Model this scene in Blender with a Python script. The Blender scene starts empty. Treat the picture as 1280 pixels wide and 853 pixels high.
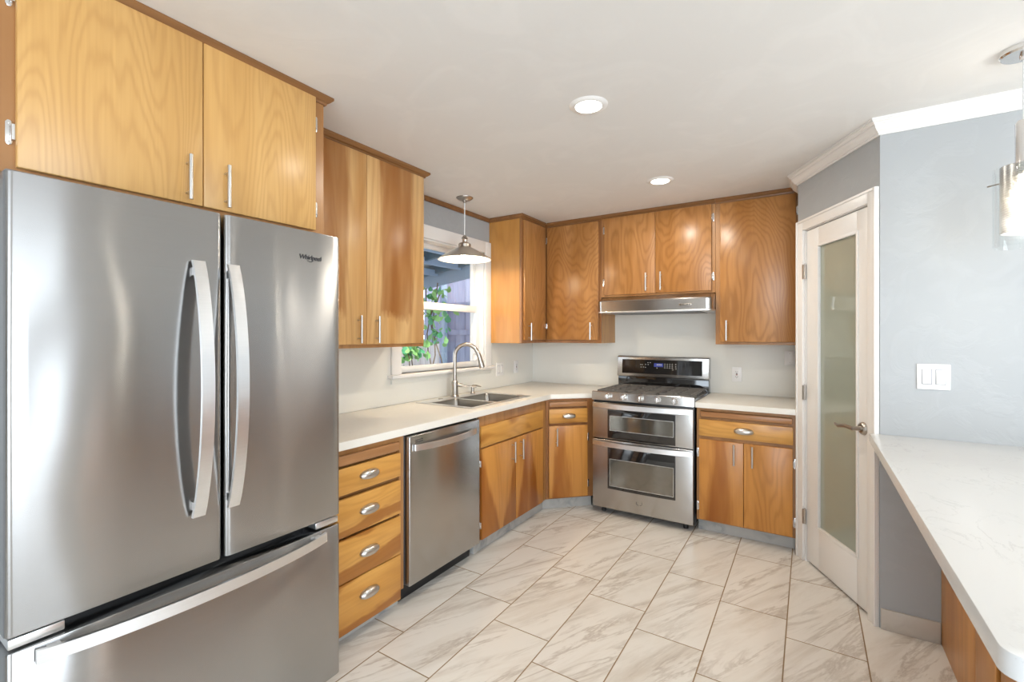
import bpy, bmesh, math
from mathutils import Vector, Matrix
PI = math.pi
SC = bpy.context.scene
COL = SC.collection

# ------------------------------------------------------------------ camera
cd = bpy.data.cameras.new('camera'); cam = bpy.data.objects.new('camera', cd); COL.objects.link(cam)
cam.location = (2.3512, -4.0626, 1.3814)
cam.rotation_euler = (PI/2, 0, math.radians(32.538))
cd.sensor_width = 36; cd.lens = 36*582.32/1280
cd.shift_y = -7.47/1280
cd.clip_start = 0.02
SC.camera = cam

# ------------------------------------------------------------------ world, lights, exposure
wd = bpy.data.worlds.new('sky'); SC.world = wd; wd.use_nodes = True
bg = wd.node_tree.nodes['Background']
bg.inputs['Color'].default_value = (0.80, 0.90, 1.0, 1); bg.inputs['Strength'].default_value = 3.2
SC.view_settings.view_transform = 'Standard'
SC.view_settings.look = 'None'
SC.view_settings.exposure = 0.0
SC.view_settings.gamma = 1.0
SC.view_settings.use_curve_mapping = False

def lamp(name, kind, loc, energy, color, size=None, size_y=None, rot=None, shape=None, radius=None, spread=None):
    l = bpy.data.lights.new(name, kind); l.energy = energy; l.color = color
    if kind == 'AREA':
        l.shape = shape or 'RECTANGLE'; l.size = size
        if size_y: l.size_y = size_y
        if spread: l.spread = spread
    if radius is not None and kind in ('POINT', 'SPOT', 'SUN') and kind != 'SUN': l.shadow_soft_size = radius
    o = bpy.data.objects.new(name, l); COL.objects.link(o); o.location = loc
    if rot: o.rotation_euler = rot
    return o

DAY = (0.80, 0.90, 1.0); WARM = (1.0, 0.86, 0.66)
# side: daylight through the glazed door; rear: added fill behind the camera
lamp('daylight_side', 'AREA', (6.10, -4.35, 1.20), 100, DAY, 2.1, 2.6, (0, PI/2, 0))
lamp('fill_rear', 'AREA', (3.8, -7.35, 1.35), 125, DAY, 3.2, 2.0, (PI/2, 0, 0))
sun = lamp('sun', 'SUN', (-2, 0, 6), 6.0, (1.0, 0.95, 0.88), rot=(math.radians(28), math.radians(38), 0))
sun.data.angle = math.radians(2)

# ------------------------------------------------------------------ mesh helpers
class MB:
    def __init__(s): s.bm = bmesh.new()
    def _mk(s, vs, fs): 
        v = [s.bm.verts.new(p) for p in vs]
        out = []
        for f in fs:
            try: out.append(s.bm.faces.new([v[i] for i in f]))
            except ValueError: pass
        return v, out
    def box(s, x0, x1, y0, y1, z0, z1, bev=0.0, seg=2):
        vs = [(x0,y0,z0),(x1,y0,z0),(x1,y1,z0),(x0,y1,z0),(x0,y0,z1),(x1,y0,z1),(x1,y1,z1),(x0,y1,z1)]
        fs = [(0,3,2,1),(4,5,6,7),(0,1,5,4),(1,2,6,5),(2,3,7,6),(3,0,4,7)]
        v, f = s._mk(vs, fs)
        if bev > 0:
            es = list({e for q in f for e in q.edges})
            bmesh.ops.bevel(s.bm, geom=es, offset=bev, segments=seg, profile=0.5, affect='EDGES', clamp_overlap=True)
        return s
    def frame_xz(s, x0, x1, z0, z1, w, y0, y1, wb=None, wt=None, bev=0.0):
        wb = w if wb is None else wb; wt = w if wt is None else wt
        s.box(x0, x0+w, y0, y1, z0, z1, bev); s.box(x1-w, x1, y0, y1, z0, z1, bev)
        s.box(x0+w, x1-w, y0, y1, z0, z0+wb, bev); s.box(x0+w, x1-w, y0, y1, z1-wt, z1, bev)
        return s
    def prism(s, pts, a0, a1, axis='z', bev=0.0):
        # pts: 2D outline; extruded along axis
        def P(p, a):
            return {'z': (p[0], p[1], a), 'y': (p[0], a, p[1]), 'x': (a, p[0], p[1])}[axis]
        n = len(pts)
        vs = [P(p, a0) for p in pts] + [P(p, a1) for p in pts]
        fs = [tuple(range(n)), tuple(range(2*n-1, n-1, -1))] + [(i, i+n, (i+1) % n + n, (i+1) % n) for i in range(n)]
        v, f = s._mk(vs, fs)
        bmesh.ops.recalc_face_normals(s.bm, faces=f)
        if bev > 0:
            es = list({e for q in f[:2] for e in q.edges})
            bmesh.ops.bevel(s.bm, geom=es, offset=bev, segments=2, profile=0.5, affect='EDGES', clamp_overlap=True)
        return s
    def tube(s, pts, r, seg=12, caps=True):
        pts = [Vector(p) for p in pts]; n = len(pts)
        rs = r if isinstance(r, (list, tuple)) else [r]*n
        up = None; rings = []
        for i in range(n):
            t = (pts[min(i+1, n-1)] - pts[max(i-1, 0)]).normalized()
            if up is None:
                up = Vector((0,0,1)) if abs(t.z) < 0.9 else Vector((1,0,0))
            u = (up - t*up.dot(t)).normalized(); w = t.cross(u); up = u
            rings.append([s.bm.verts.new(pts[i] + (u*math.cos(2*PI*k/seg) + w*math.sin(2*PI*k/seg))*rs[i]) for k in range(seg)])
        for a, b in zip(rings, rings[1:]):
            for k in range(seg): s.bm.faces.new((a[k], a[(k+1)%seg], b[(k+1)%seg], b[k]))
        if caps:
            s.bm.faces.new(rings[0][::-1]); s.bm.faces.new(rings[-1])
        return s
    def cyl(s, p0, p1, r, seg=20, r2=None): return s.tube([p0, p1], [r, r if r2 is None else r2], seg)
    def lathe(s, prof, c=(0,0,0), seg=40, axis='z', closed=False):
        rings = []
        for (r, h) in prof:
            ring = []
            for k in range(seg):
                a = 2*PI*k/seg; x, y = r*math.cos(a), r*math.sin(a)
                p = {'z': (x, y, h), 'y': (x, h, y), 'x': (h, x, y)}[axis]
                ring.append(s.bm.verts.new((c[0]+p[0], c[1]+p[1], c[2]+p[2])))
            rings.append(ring)
        fs = []
        prs = list(zip(rings, rings[1:])) + ([(rings[-1], rings[0])] if closed else [])
        for a, b in prs:
            for k in range(seg): fs.append(s.bm.faces.new((a[k], a[(k+1)%seg], b[(k+1)%seg], b[k])))
        if not closed:
            for ring, flip in ((rings[0], True), (rings[-1], False)):
                fs.append(s.bm.faces.new(ring[::-1] if flip else ring))
        bmesh.ops.recalc_face_normals(s.bm, faces=fs)
        return s
    def sheet(s, grid, thick=0.0):
        vv = [[s.bm.verts.new(p) for p in row] for row in grid]
        for a, b in zip(vv, vv[1:]):
            for i in range(len(a)-1): s.bm.faces.new((a[i], a[i+1], b[i+1], b[i]))
        return s
    def build(s, name, m, parent=None, sharp=35, solid=0.0):
        bmesh.ops.remove_doubles(s.bm, verts=s.bm.verts, dist=1e-6)
        s.bm.normal_update()
        me = bpy.data.meshes.new(name)
        ca = math.radians(sharp)
        for f in s.bm.faces: f.smooth = True
        for e in s.bm.edges:
            e.smooth = not (len(e.link_faces) != 2 or e.calc_face_angle(0) > ca)
        s.bm.to_mesh(me); s.bm.free()
        me.materials.append(m)
        o = bpy.data.objects.new(name, me); COL.objects.link(o)
        if parent is not None: o.parent = parent
        if solid:
            md = o.modifiers.new('solid', 'SOLIDIFY'); md.thickness = solid; md.offset = 0
        return o

def thing(name, label, cat, loc=(0,0,0), rot=0, group=None):
    o = bpy.data.objects.new(name, None); COL.objects.link(o)
    o.empty_display_size = 0.05
    o.location = loc; o.rotation_euler = (0, 0, rot)
    o['label'] = label; o['category'] = cat
    if group: o['group'] = group
    return o
def tag(o, label, cat, group=None):
    o['label'] = label; o['category'] = cat
    if group: o['group'] = group
    return o
def struct(o): o['kind'] = 'structure'; return o

# ------------------------------------------------------------------ materials
def mat(name):
    m = bpy.data.materials.new(name); m.use_nodes = True
    nt = m.node_tree; return m, nt, nt.nodes['Principled BSDF']
def N(nt, t, **kw):
    n = nt.nodes.new(t)
    for k, v in kw.items():
        if hasattr(n, k): setattr(n, k, v)
        else: n.inputs[k].default_value = v
    return n
def L(nt, a, b): nt.links.new(a, b)
def M(nt, op, a, b=None, c=None):
    n = nt.nodes.new('ShaderNodeMath'); n.operation = op
    for i, x in enumerate((a, b, c)):
        if x is None: continue
        if isinstance(x, (int, float)): n.inputs[i].default_value = x
        else: nt.links.new(x, n.inputs[i])
    return n.outputs[0]
def mixc(nt, fac, a, b, blend='MIX'):
    n = nt.nodes.new('ShaderNodeMix'); n.data_type = 'RGBA'; n.blend_type = blend
    for sock, x in ((n.inputs[0], fac), (n.inputs[6], a), (n.inputs[7], b)):
        if isinstance(x, (int, float)): sock.default_value = x
        elif isinstance(x, tuple): sock.default_value = (*x, 1) if len(x) == 3 else x
        else: nt.links.new(x, sock)
    return n.outputs[2]
def srgb(h):
    h = h.lstrip('#'); c = [int(h[i:i+2], 16)/255 for i in (0, 2, 4)]
    return tuple(x/12.92 if x <= .04045 else ((x+.055)/1.055)**2.4 for x in c)
def vecnoise(nt, vec, scale, detail=2, rough=0.5, dist=0.0):
    n = N(nt, 'ShaderNodeTexNoise'); n.inputs['Scale'].default_value = scale
    n.inputs['Detail'].default_value = detail; n.inputs['Roughness'].default_value = rough; n.inputs['Distortion'].default_value = dist
    if vec is not None: L(nt, vec, n.inputs['Vector'])
    return n.outputs[0]
def mapped(nt, vec, scale=(1,1,1), rot=(0,0,0), loc=(0,0,0)):
    n = N(nt, 'ShaderNodeMapping'); n.inputs['Scale'].default_value = scale
    n.inputs['Rotation'].default_value = rot; n.inputs['Location'].default_value = loc
    L(nt, vec, n.inputs['Vector']); return n.outputs[0]
def maprange(nt, v, a, b, c=0.0, d=1.0):
    n = N(nt, 'ShaderNodeMapRange'); n.inputs[1].default_value = a; n.inputs[2].default_value = b
    n.inputs[3].default_value = c; n.inputs[4].default_value = d; L(nt, v, n.inputs[0]); return n.outputs[0]
def plain(name, col, rough=0.5, metal=0.0, spec=0.5, bump=0.0, bscale=200, coat=0.0):
    m, nt, b = mat(name)
    b.inputs['Base Color'].default_value = (*col, 1); b.inputs['Roughness'].default_value = rough
    b.inputs['Metallic'].default_value = metal; b.inputs['Specular IOR Level'].default_value = spec
    b.inputs['Coat Weight'].default_value = coat; b.inputs['Coat Roughness'].default_value = 0.03
    tc = N(nt, 'ShaderNodeTexCoord')
    f = vecnoise(nt, tc.outputs['Object'], bscale, 3)
    L(nt, mixc(nt, f, tuple(x*0.97 for x in col), tuple(min(1, x*1.03) for x in col)), b.inputs['Base Color'])
    if bump:
        bn = N(nt, 'ShaderNodeBump'); bn.inputs['Strength'].default_value = bump; bn.inputs['Distance'].default_value = 0.002
        L(nt, f, bn.inputs['Height']); L(nt, bn.outputs[0], b.inputs['Normal'])
    return m

def wood(name, light, mid, dark, rings=16, figw=0.55, streak=0.5, horiz=False, rough=0.3, zs=0.2, dark_patch=0.0, sc=4.0, heart=None, invert=False, hamt=0.6, hcol=None, band=None):
    m, nt, b = mat(name)
    tc = N(nt, 'ShaderNodeTexCoord'); oi = N(nt, 'ShaderNodeObjectInfo')
    off = N(nt, 'ShaderNodeVectorMath', operation='SCALE'); off.inputs[0].default_value = (17.3, 3.1, 29.7)
    L(nt, oi.outputs['Random'], off.inputs['Scale'])
    add = N(nt, 'ShaderNodeVectorMath', operation='ADD'); L(nt, tc.outputs['Object'], add.inputs[0]); L(nt, off.outputs[0], add.inputs[1])
    v = add.outputs[0]
    gs = (zs, 1, 1) if horiz else (1, 1, zs)
    st = (0.12, 1, 1) if horiz else (1, 1, 0.12)
    fb = (0.02, 1, 1) if horiz else (1, 1, 0.02)
    f = vecnoise(nt, mapped(nt, v, gs), sc, 2.2, 0.4, 0.35)
    f = M(nt, 'ADD', f, M(nt, 'MULTIPLY', vecnoise(nt, mapped(nt, v, st), 40.0, 2), 0.022))
    r = M(nt, 'SINE', M(nt, 'MULTIPLY', f, rings*6.283))
    ring = M(nt, 'POWER', maprange(nt, r, -1, 1, 0, 1), 2.2)
    s1 = vecnoise(nt, mapped(nt, v, st), 7.0, 2, 0.5, 0.3)
    s1 = maprange(nt, s1, 0.33, 0.67)
    fib = maprange(nt, vecnoise(nt, mapped(nt, v, fb), 120, 2), 0.3, 0.7)
    c = mixc(nt, M(nt, 'MULTIPLY', s1, streak), light, mid)
    c = mixc(nt, M(nt, 'MULTIPLY', ring, figw), c, dark)
    c = mixc(nt, M(nt, 'MULTIPLY', fib, 0.16), c, dark)
    if heart:
        # a veneer leaf's darker heartwood: wedges about given centre lines, ragged edges
        sx = N(nt, 'ShaderNodeSeparateXYZ'); L(nt, tc.outputs['Object'], sx.inputs[0])
        rag = M(nt, 'MULTIPLY', M(nt, 'SUBTRACT', vecnoise(nt, mapped(nt, v, st), 22.0, 3), 0.5), 0.22)
        rag2 = M(nt, 'MULTIPLY', M(nt, 'SUBTRACT', vecnoise(nt, mapped(nt, v, (1, 1, 0.35)), 26.0, 3), 0.5), 0.5)
        tot = None
        for (xc, w0, zref, slope, zlo, zhi) in heart:
            dd = M(nt, 'ABSOLUTE', M(nt, 'SUBTRACT', sx.outputs[0], xc))
            wd = M(nt, 'ADD', M(nt, 'MULTIPLY', M(nt, 'SUBTRACT', sx.outputs[2], zref), slope), w0)
            k = maprange(nt, M(nt, 'ADD', M(nt, 'SUBTRACT', dd, wd), M(nt, 'MULTIPLY', rag, 0.35)), -0.022, 0.010, 1, 0)
            if zlo is not None: k = M(nt, 'MULTIPLY', k, maprange(nt, M(nt, 'ADD', sx.outputs[2], M(nt, 'MULTIPLY', rag2, 0.35)), zlo, zlo+0.05))
            tot = k if tot is None else M(nt, 'MAXIMUM', tot, k)
        if invert: tot = M(nt, 'SUBTRACT', 1.0, tot)
        tone = M(nt, 'ADD', 0.55, M(nt, 'MULTIPLY', s1, 0.45))
        c = mixc(nt, M(nt, 'MULTIPLY', M(nt, 'MULTIPLY', tot, tone), hamt), c, hcol or dark)
    if band:
        sx = N(nt, 'ShaderNodeSeparateXYZ'); L(nt, tc.outputs['Object'], sx.inputs[0])
        rag = M(nt, 'MULTIPLY', M(nt, 'SUBTRACT', vecnoise(nt, mapped(nt, v, (0.25, 1, 1)), 16.0, 3), 0.5), 0.10)
        tot = None
        for (z0, sl, hw) in band:
            dd = M(nt, 'ABSOLUTE', M(nt, 'ADD', M(nt, 'SUBTRACT', sx.outputs[2], M(nt, 'ADD', M(nt, 'MULTIPLY', sx.outputs[0], sl), z0)), rag))
            k = maprange(nt, dd, hw-0.008, hw+0.004, 1, 0)
            tot = k if tot is None else M(nt, 'MAXIMUM', tot, k)
        c = mixc(nt, M(nt, 'MULTIPLY', tot, 0.7), c, hcol or dark)
    if dark_patch:
        p = maprange(nt, vecnoise(nt, mapped(nt, v, (0.3, 1, 1) if horiz else (1, 1, 0.3)), 5.0, 2, 0.5, 1.0), 0.52, 0.68)
        c = mixc(nt, M(nt, 'MULTIPLY', p, dark_patch), c, dark)
    L(nt, c, b.inputs['Base Color'])
    b.inputs['Roughness'].default_value = rough
    b.inputs['Specular IOR Level'].default_value = 0.45
    return m

def steel(name, col=(0.60, 0.59, 0.575), rough=0.3, aniso=0.75, warp=0.0, rot=0.0):
    m, nt, b = mat(name)
    b.inputs['Metallic'].default_value = 1; b.inputs['Roughness'].default_value = rough
    b.inputs['Anisotropic'].default_value = aniso; b.inputs['Anisotropic Rotation'].default_value = rot
    tg = N(nt, 'ShaderNodeTangent', direction_type='RADIAL', axis='Z'); L(nt, tg.outputs[0], b.inputs['Tangent'])
    tc = N(nt, 'ShaderNodeTexCoord')
    g = vecnoise(nt, mapped(nt, tc.outputs['Object'], (1.5, 1.5, 260)), 3.0, 2)
    L(nt, mixc(nt, g, tuple(x*0.93 for x in col), tuple(min(1, x*1.06) for x in col)), b.inputs['Base Color'])
    if warp:
        w = vecnoise(nt, mapped(nt, tc.outputs['Object'], (1, 1, 0.45)), 3.6, 0.5)
        bn = N(nt, 'ShaderNodeBump'); bn.inputs['Strength'].default_value = 1.0; bn.inputs['Distance'].default_value = warp
        L(nt, w, bn.inputs['Height']); L(nt, bn.outputs[0], b.inputs['Normal'])
    return m

def paint(name, col, rough=0.55, tex=0.15, scale=9.0):
    # trowel-textured wall paint
    m, nt, b = mat(name)
    b.inputs['Base Color'].default_value = (*col, 1); b.inputs['Roughness'].default_value = rough
    tc = N(nt, 'ShaderNodeTexCoord')
    n1 = vecnoise(nt, tc.outputs['Object'], scale, 4, 0.55, 1.4)
    n1 = maprange(nt, n1, 0.5, 0.62)
    L(nt, mixc(nt, n1, col, tuple(min(1, x*1.03) for x in col)), b.inputs['Base Color'])
    bn = N(nt, 'ShaderNodeBump'); bn.inputs['Strength'].default_value = tex; bn.inputs['Distance'].default_value = 0.004
    L(nt, n1, bn.inputs['Height']); L(nt, bn.outputs[0], b.inputs['Normal'])
    return m

def emit(name, col, strength, base=0.8):
    m, nt, b = mat(name)
    b.inputs['Base Color'].default_value = (base, base, base, 1)
    b.inputs['Emission Color'].default_value = (*col, 1); b.inputs['Emission Strength'].default_value = strength
    return m

def glass(name, col=(1,1,1), rough=0.0, alpha_like=True, tint=(1,1,1)):
    # thin pane: transparent body with a fresnel reflection
    m, nt, b = mat(name)
    out = nt.nodes['Material Output']; nt.nodes.remove(b)
    tr = N(nt, 'ShaderNodeBsdfTransparent'); tr.inputs[0].default_value = (*tint, 1)
    gl = N(nt, 'ShaderNodeBsdfGlossy'); gl.inputs['Roughness'].default_value = rough; gl.inputs[0].default_value = (*col, 1)
    fr = N(nt, 'ShaderNodeFresnel'); fr.inputs[0].default_value = 1.45
    mx = N(nt, 'ShaderNodeMixShader')
    geo = N(nt, 'ShaderNodeNewGeometry')
    fac = M(nt, 'MULTIPLY', fr.outputs[0], M(nt, 'SUBTRACT', 1.0, geo.outputs['Backfacing']))
    L(nt, fac, mx.inputs[0]); L(nt, tr.outputs[0], mx.inputs[1]); L(nt, gl.outputs[0], mx.inputs[2]); L(nt, mx.outputs[0], out.inputs[0])
    return m

def tile_floor():
    m, nt, b = mat('marble_floor_tile')
    tc = N(nt, 'ShaderNodeTexCoord'); sep = N(nt, 'ShaderNodeSeparateXYZ'); L(nt, tc.outputs['Object'], sep.inputs[0])
    X, Y = sep.outputs[0], sep.outputs[1]
    TX, TY, GX = 0.2995, 0.6135, 0.0026
    xx = M(nt, 'DIVIDE', M(nt, 'SUBTRACT', X, 0.763), TX)
    ci = M(nt, 'FLOOR', xx); fx = M(nt, 'SUBTRACT', xx, ci)
    yy = M(nt, 'DIVIDE', M(nt, 'ADD', M(nt, 'ADD', Y, 1.436), M(nt, 'MULTIPLY', ci, 0.1545)), TY)
    ri = M(nt, 'FLOOR', yy); fy = M(nt, 'SUBTRACT', yy, ri)
    ex = M(nt, 'MULTIPLY', M(nt, 'MINIMUM', fx, M(nt, 'SUBTRACT', 1.0, fx)), TX)
    ey = M(nt, 'MULTIPLY', M(nt, 'MINIMUM', fy, M(nt, 'SUBTRACT', 1.0, fy)), TY)
    e = M(nt, 'MINIMUM', ex, ey)
    grout = M(nt, 'LESS_THAN', e, GX)
    cid = N(nt, 'ShaderNodeCombineXYZ'); L(nt, ci, cid.inputs[0]); L(nt, ri, cid.inputs[1])
    wn = N(nt, 'ShaderNodeTexWhiteNoise', noise_dimensions='3D'); L(nt, cid.outputs[0], wn.inputs['Vector'])
    off = N(nt, 'ShaderNodeVectorMath', operation='MULTIPLY_ADD'); L(nt, wn.outputs['Color'], off.inputs[0])
    off.inputs[1].default_value = (7, 7, 7); L(nt, tc.outputs['Object'], off.inputs[2])
    v = mapped(nt, mapped(nt, off.outputs[0], rot=(0, 0, math.radians(-62))), (0.42, 2.9, 1))
    n1 = vecnoise(nt, v, 2.8, 7, 0.66, 0.6)
    d1 = M(nt, 'ABSOLUTE', M(nt, 'SUBTRACT', n1, 0.5))
    vein = maprange(nt, d1, 0.0, 0.045, 1, 0)
    n2 = vecnoise(nt, v, 2.4, 6, 0.66, 0.5)
    cloud = maprange(nt, n2, 0.48, 0.72)
    gate = maprange(nt, vecnoise(nt, v, 2.6, 2, 0.5), 0.40, 0.58)
    base, cl, vn = srgb('#dedad3'), srgb('#c2b8ab'), srgb('#a4978a')
    c = mixc(nt, M(nt, 'MULTIPLY', cloud, 0.75), base, cl)
    c = mixc(nt, M(nt, 'MULTIPLY', M(nt, 'MULTIPLY', vein, gate), 0.6), c, vn)
    c = mixc(nt, grout, c, srgb('#8a7355'))
    L(nt, c, b.inputs['Base Color'])
    L(nt, M(nt, 'ADD', M(nt, 'MULTIPLY', grout, 0.5), 0.24), b.inputs['Roughness'])
    bn = N(nt, 'ShaderNodeBump'); bn.inputs['Strength'].default_value = 0.5; bn.inputs['Distance'].default_value = 0.002
    L(nt, maprange(nt, e, 0.0, 0.004), bn.inputs['Height']); L(nt, bn.outputs[0], b.inputs['Normal'])
    return m

def marble(name, base, vein, scale=4.0, amt=0.6, rough=0.25, thin=0.03):
    m, nt, b = mat(name)
    tc = N(nt, 'ShaderNodeTexCoord')
    v = mapped(nt, tc.outputs['Object'], (1, 0.6, 1), (0, 0, 0.6))
    n1 = vecnoise(nt, v, scale, 6, 0.62, 0.8)
    ve = maprange(nt, M(nt, 'ABSOLUTE', M(nt, 'SUBTRACT', n1, 0.5)), 0, thin, 1, 0)
    g = maprange(nt, vecnoise(nt, v, scale*0.8, 2), 0.45, 0.65)
    c = mixc(nt, M(nt, 'MULTIPLY', M(nt, 'MULTIPLY', ve, g), amt), base, vein)
    L(nt, c, b.inputs['Base Color']); b.inputs['Roughness'].default_value = rough
    return m

W_ = dict(
    gold=wood('golden_veneer', srgb('#d0a466'), srgb('#c69859'), srgb('#a07038'), rings=46, figw=0.24, streak=0.8, zs=0.11, sc=3.4),
    up=wood('brown_veneer', srgb('#b98550'), srgb('#a06c36'), srgb('#794a20'), rings=34, figw=0.36, streak=1.0, zs=0.36, sc=2.5),
    mid=wood('streaked_veneer', srgb('#d6ae78'), srgb('#bd8c52'), srgb('#94622f'), rings=18, figw=0.25, streak=1.0, zs=0.10, heart=[(0.215, 0.10, 1.5, 0.02, 1.47, 1.6), (0.665, 0.115, 1.5, 0.02, 1.46, 1.6)], hamt=0.95, hcol=srgb('#8c5320')),
    base=wood('amber_veneer', srgb('#cb8f47'), srgb('#b87a37'), srgb('#88501d'), rings=14, figw=0.28, streak=1.0, zs=0.13, dark_patch=0.55),
    vee=wood('amber_veneer_pale_wedge', srgb('#cb8f47'), srgb('#bd8140'), srgb('#8a521f'), rings=14, figw=0.2, streak=0.7, zs=0.13, heart=[(0.225, 0.035, 0.12, 0.36, None, None)], invert=True, hamt=0.95, hcol=srgb('#8a4b14')),
    veed=wood('amber_veneer_dark_wedge', srgb('#cb8f47'), srgb('#bd8140'), srgb('#8a521f'), rings=14, figw=0.2, streak=0.8, zs=0.13, heart=[(0.585, 0.155, 0.10, -0.20, None, None), (0.06, 0.02, 0.1, 0.0, None, None)], hamt=0.95, hcol=srgb('#8a4b14')),
    diag=wood('amber_veneer_streaked', srgb('#cb8f47'), srgb('#bd8140'), srgb('#8a521f'), rings=14, figw=0.2, streak=0.9, zs=0.13, heart=[(0.125, 0.085, 0.10, -0.09, None, None), (1.835, 0.085, 0.10, -0.06, None, None)], hamt=0.9, hcol=srgb('#8a4b14')),
    drawer4=wood('golden_drawer_front', srgb('#d29d53'), srgb('#c38a41'), srgb('#90581f'), rings=14, figw=0.2, streak=0.8, horiz=True, zs=0.2, band=[(0.485, 0.11, 0.030), (0.292, 0.12, 0.036), (0.045, 0.09, 0.026)], hcol=srgb('#8a4b14')),
    figured=wood('amber_veneer_figured', srgb('#c98d47'), srgb('#b97c3a'), srgb('#90581f'), rings=30, figw=0.34, streak=0.8, zs=0.3, sc=2.6),
    drawer=wood('amber_drawer_front', srgb('#d29d53'), srgb('#c38a41'), srgb('#90581f'), rings=14, figw=0.2, streak=0.8, horiz=True, zs=0.2, dark_patch=0.9),
    frame=wood('frame_wood', srgb('#b48555'), srgb('#9f6e3f'), srgb('#7a4f2a'), rings=8, figw=0.3, streak=0.9, zs=0.1),
    framed=wood('dark_frame_wood', srgb('#9c6e46'), srgb('#895a33'), srgb('#643d1e'), rings=8, figw=0.3, streak=0.9, zs=0.1),
    rail=wood('moulding_wood', srgb('#93683f'), srgb('#80552e'), srgb('#5d3a1c'), rings=8, figw=0.3, streak=0.9, horiz=True, zs=0.1),
    side=wood('side_panel_wood', srgb('#c69452'), srgb('#b8803e'), srgb('#955f2b'), rings=14, figw=0.22, streak=0.9, zs=0.12),
    board=wood('pull_out_board_wood', srgb('#b4855a'), srgb('#9d6d44'), srgb('#78502f'), rings=8, figw=0.3, streak=0.9, horiz=True, zs=0.1),
    pen=wood('peninsula_wood', srgb('#cb9049'), srgb('#b87b37'), srgb('#8c5823'), rings=10, figw=0.25, streak=0.9, zs=0.08),
)
M_ = dict(
    ceiling=paint('ceiling_paint', srgb('#e2e0dd'), 0.7, 0.12, 3.0),
    blue=paint('blue_grey_paint', srgb('#a4a6a7'), 0.5, 0.16, 7.0),
    white=paint('white_wall_paint', srgb('#aeaaa5'), 0.6, 0.05, 4.0),
    splash=plain('backsplash_white', srgb('#e0ded6'), 0.35),
    trim=plain('white_trim_paint', srgb('#e6e3df'), 0.35),
    counter=marble('white_counter', srgb('#e0dcd3'), srgb('#d4cec2'), 9.0, 0.4, 0.3),
    quartz=marble('veined_quartz', srgb('#d2d3d3'), srgb('#b0b1b2'), 9.0, 0.4, 0.22, 0.018),
    toe=marble('grey_marble_toe', srgb('#b3b2ae'), srgb('#85888a'), 7.0, 0.9, 0.3, 0.12),
    tbase=marble('marble_baseboard', srgb('#bfb6ab'), srgb('#988d82'), 5.0, 0.6, 0.3, 0.06),
    floor=tile_floor(),
    steel=steel('brushed_steel', (0.48, 0.465, 0.45), 0.25, 0.75, rot=0.25),
    fsteel=steel('refrigerator_steel', (0.42, 0.415, 0.41), 0.25, 1.0, warp=0.02, rot=0.25),
    bright=steel('bright_steel', (0.80, 0.80, 0.80), 0.32, 0.3),
    nickel=plain('brushed_nickel', (0.44, 0.40, 0.355), 0.28, 1.0),
    chrome=plain('chrome', (0.78, 0.77, 0.76), 0.15, 1.0),
    pull=plain('satin_pull', (0.58, 0.56, 0.53), 0.28, 1.0),
    sinksteel=plain('sink_steel', (0.33, 0.305, 0.27), 0.3, 1.0),
    black=plain('black_plastic', (0.012, 0.012, 0.013), 0.35),
    blackglass=plain('black_glass', (0.012, 0.011, 0.011), 0.06, spec=0.6, coat=0.5),
    ovenglass=plain('oven_window_glass', (0.22, 0.205, 0.175), 0.07, 0.8),
    iron=plain('cast_iron', (0.12, 0.11, 0.10), 0.42),
    grey=plain('grey_plastic', (0.16, 0.165, 0.18), 0.4),
    plate=plain('wall_plate_white', srgb('#eceae8'), 0.3),
    slot=plain('slot_dark', (0.05, 0.045, 0.045), 0.5),
    red=plain('red_button', (0.35, 0.05, 0.03), 0.4),
    icon=emit('panel_icon', (0.9, 0.88, 0.8), 0.5, 0.05),
    lcd=emit('panel_display', (0.03, 0.06, 0.40), 0.6, 0.01),
    ink=plain('logo_ink', (0.03, 0.03, 0.035), 0.4),
    lens=emit('lamp_lens', (1.0, 0.93, 0.82), 14.0),
    bulb=emit('lamp_bulb', (1.0, 0.86, 0.66), 120.0),
    pane=glass('window_glass'),
    cglass=glass('clear_glass', tint=(0.97, 0.98, 0.98)),
    shade=plain('shade_nickel', (0.70, 0.66, 0.60), 0.33, 1.0),
    enamel=plain('white_enamel', (0.85, 0.84, 0.82), 0.3),
    cord=plain('clear_cord', (0.75, 0.76, 0.76), 0.3),
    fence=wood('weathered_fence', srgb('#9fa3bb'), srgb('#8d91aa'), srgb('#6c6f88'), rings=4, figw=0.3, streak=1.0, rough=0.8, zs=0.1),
    fence2=wood('sunlit_tone_fence', srgb('#f0e8e2'), srgb('#dccfc6'), srgb('#a89a90'), rings=4, figw=0.3, streak=1.0, rough=0.8, zs=0.1),  # pale board colour stands in for sunlight that the patio cover blocks
    patio=plain('patio_cover_paint', srgb('#5a7482'), 0.6),
    sheet=plain('corrugated_sheet', srgb('#9dadb8'), 0.5),
    post=plain('post_paint', srgb('#93a5b8'), 0.6),
    leaf=plain('vine_leaf', srgb('#8cbf72'), 0.5, bscale=20),  # green lightened so the leaves look sunlit
    leaf2=plain('vine_leaf_dark', srgb('#4f9a6c'), 0.5, bscale=20),
    stem=plain('vine_stem', srgb('#6b5a40'), 0.7),
    ground=plain('ground', srgb('#9a948a'), 0.9, bscale=8),
)
def frosted():
    m, nt, b = mat('frosted_glass')
    b.inputs['Base Color'].default_value = (*srgb('#aab0a0'), 1)
    b.inputs['Roughness'].default_value = 0.45; b.inputs['Transmission Weight'].default_value = 0.25
    b.inputs['IOR'].default_value = 1.5; b.inputs['Coat Weight'].default_value = 1.0; b.inputs['Coat Roughness'].default_value = 0.02
    tc = N(nt, 'ShaderNodeTexCoord'); f = vecnoise(nt, tc.outputs['Object'], 300, 2)
    L(nt, mixc(nt, f, srgb('#a6ac9c'), srgb('#aeb4a4')), b.inputs['Base Color'])
    return m
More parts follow.
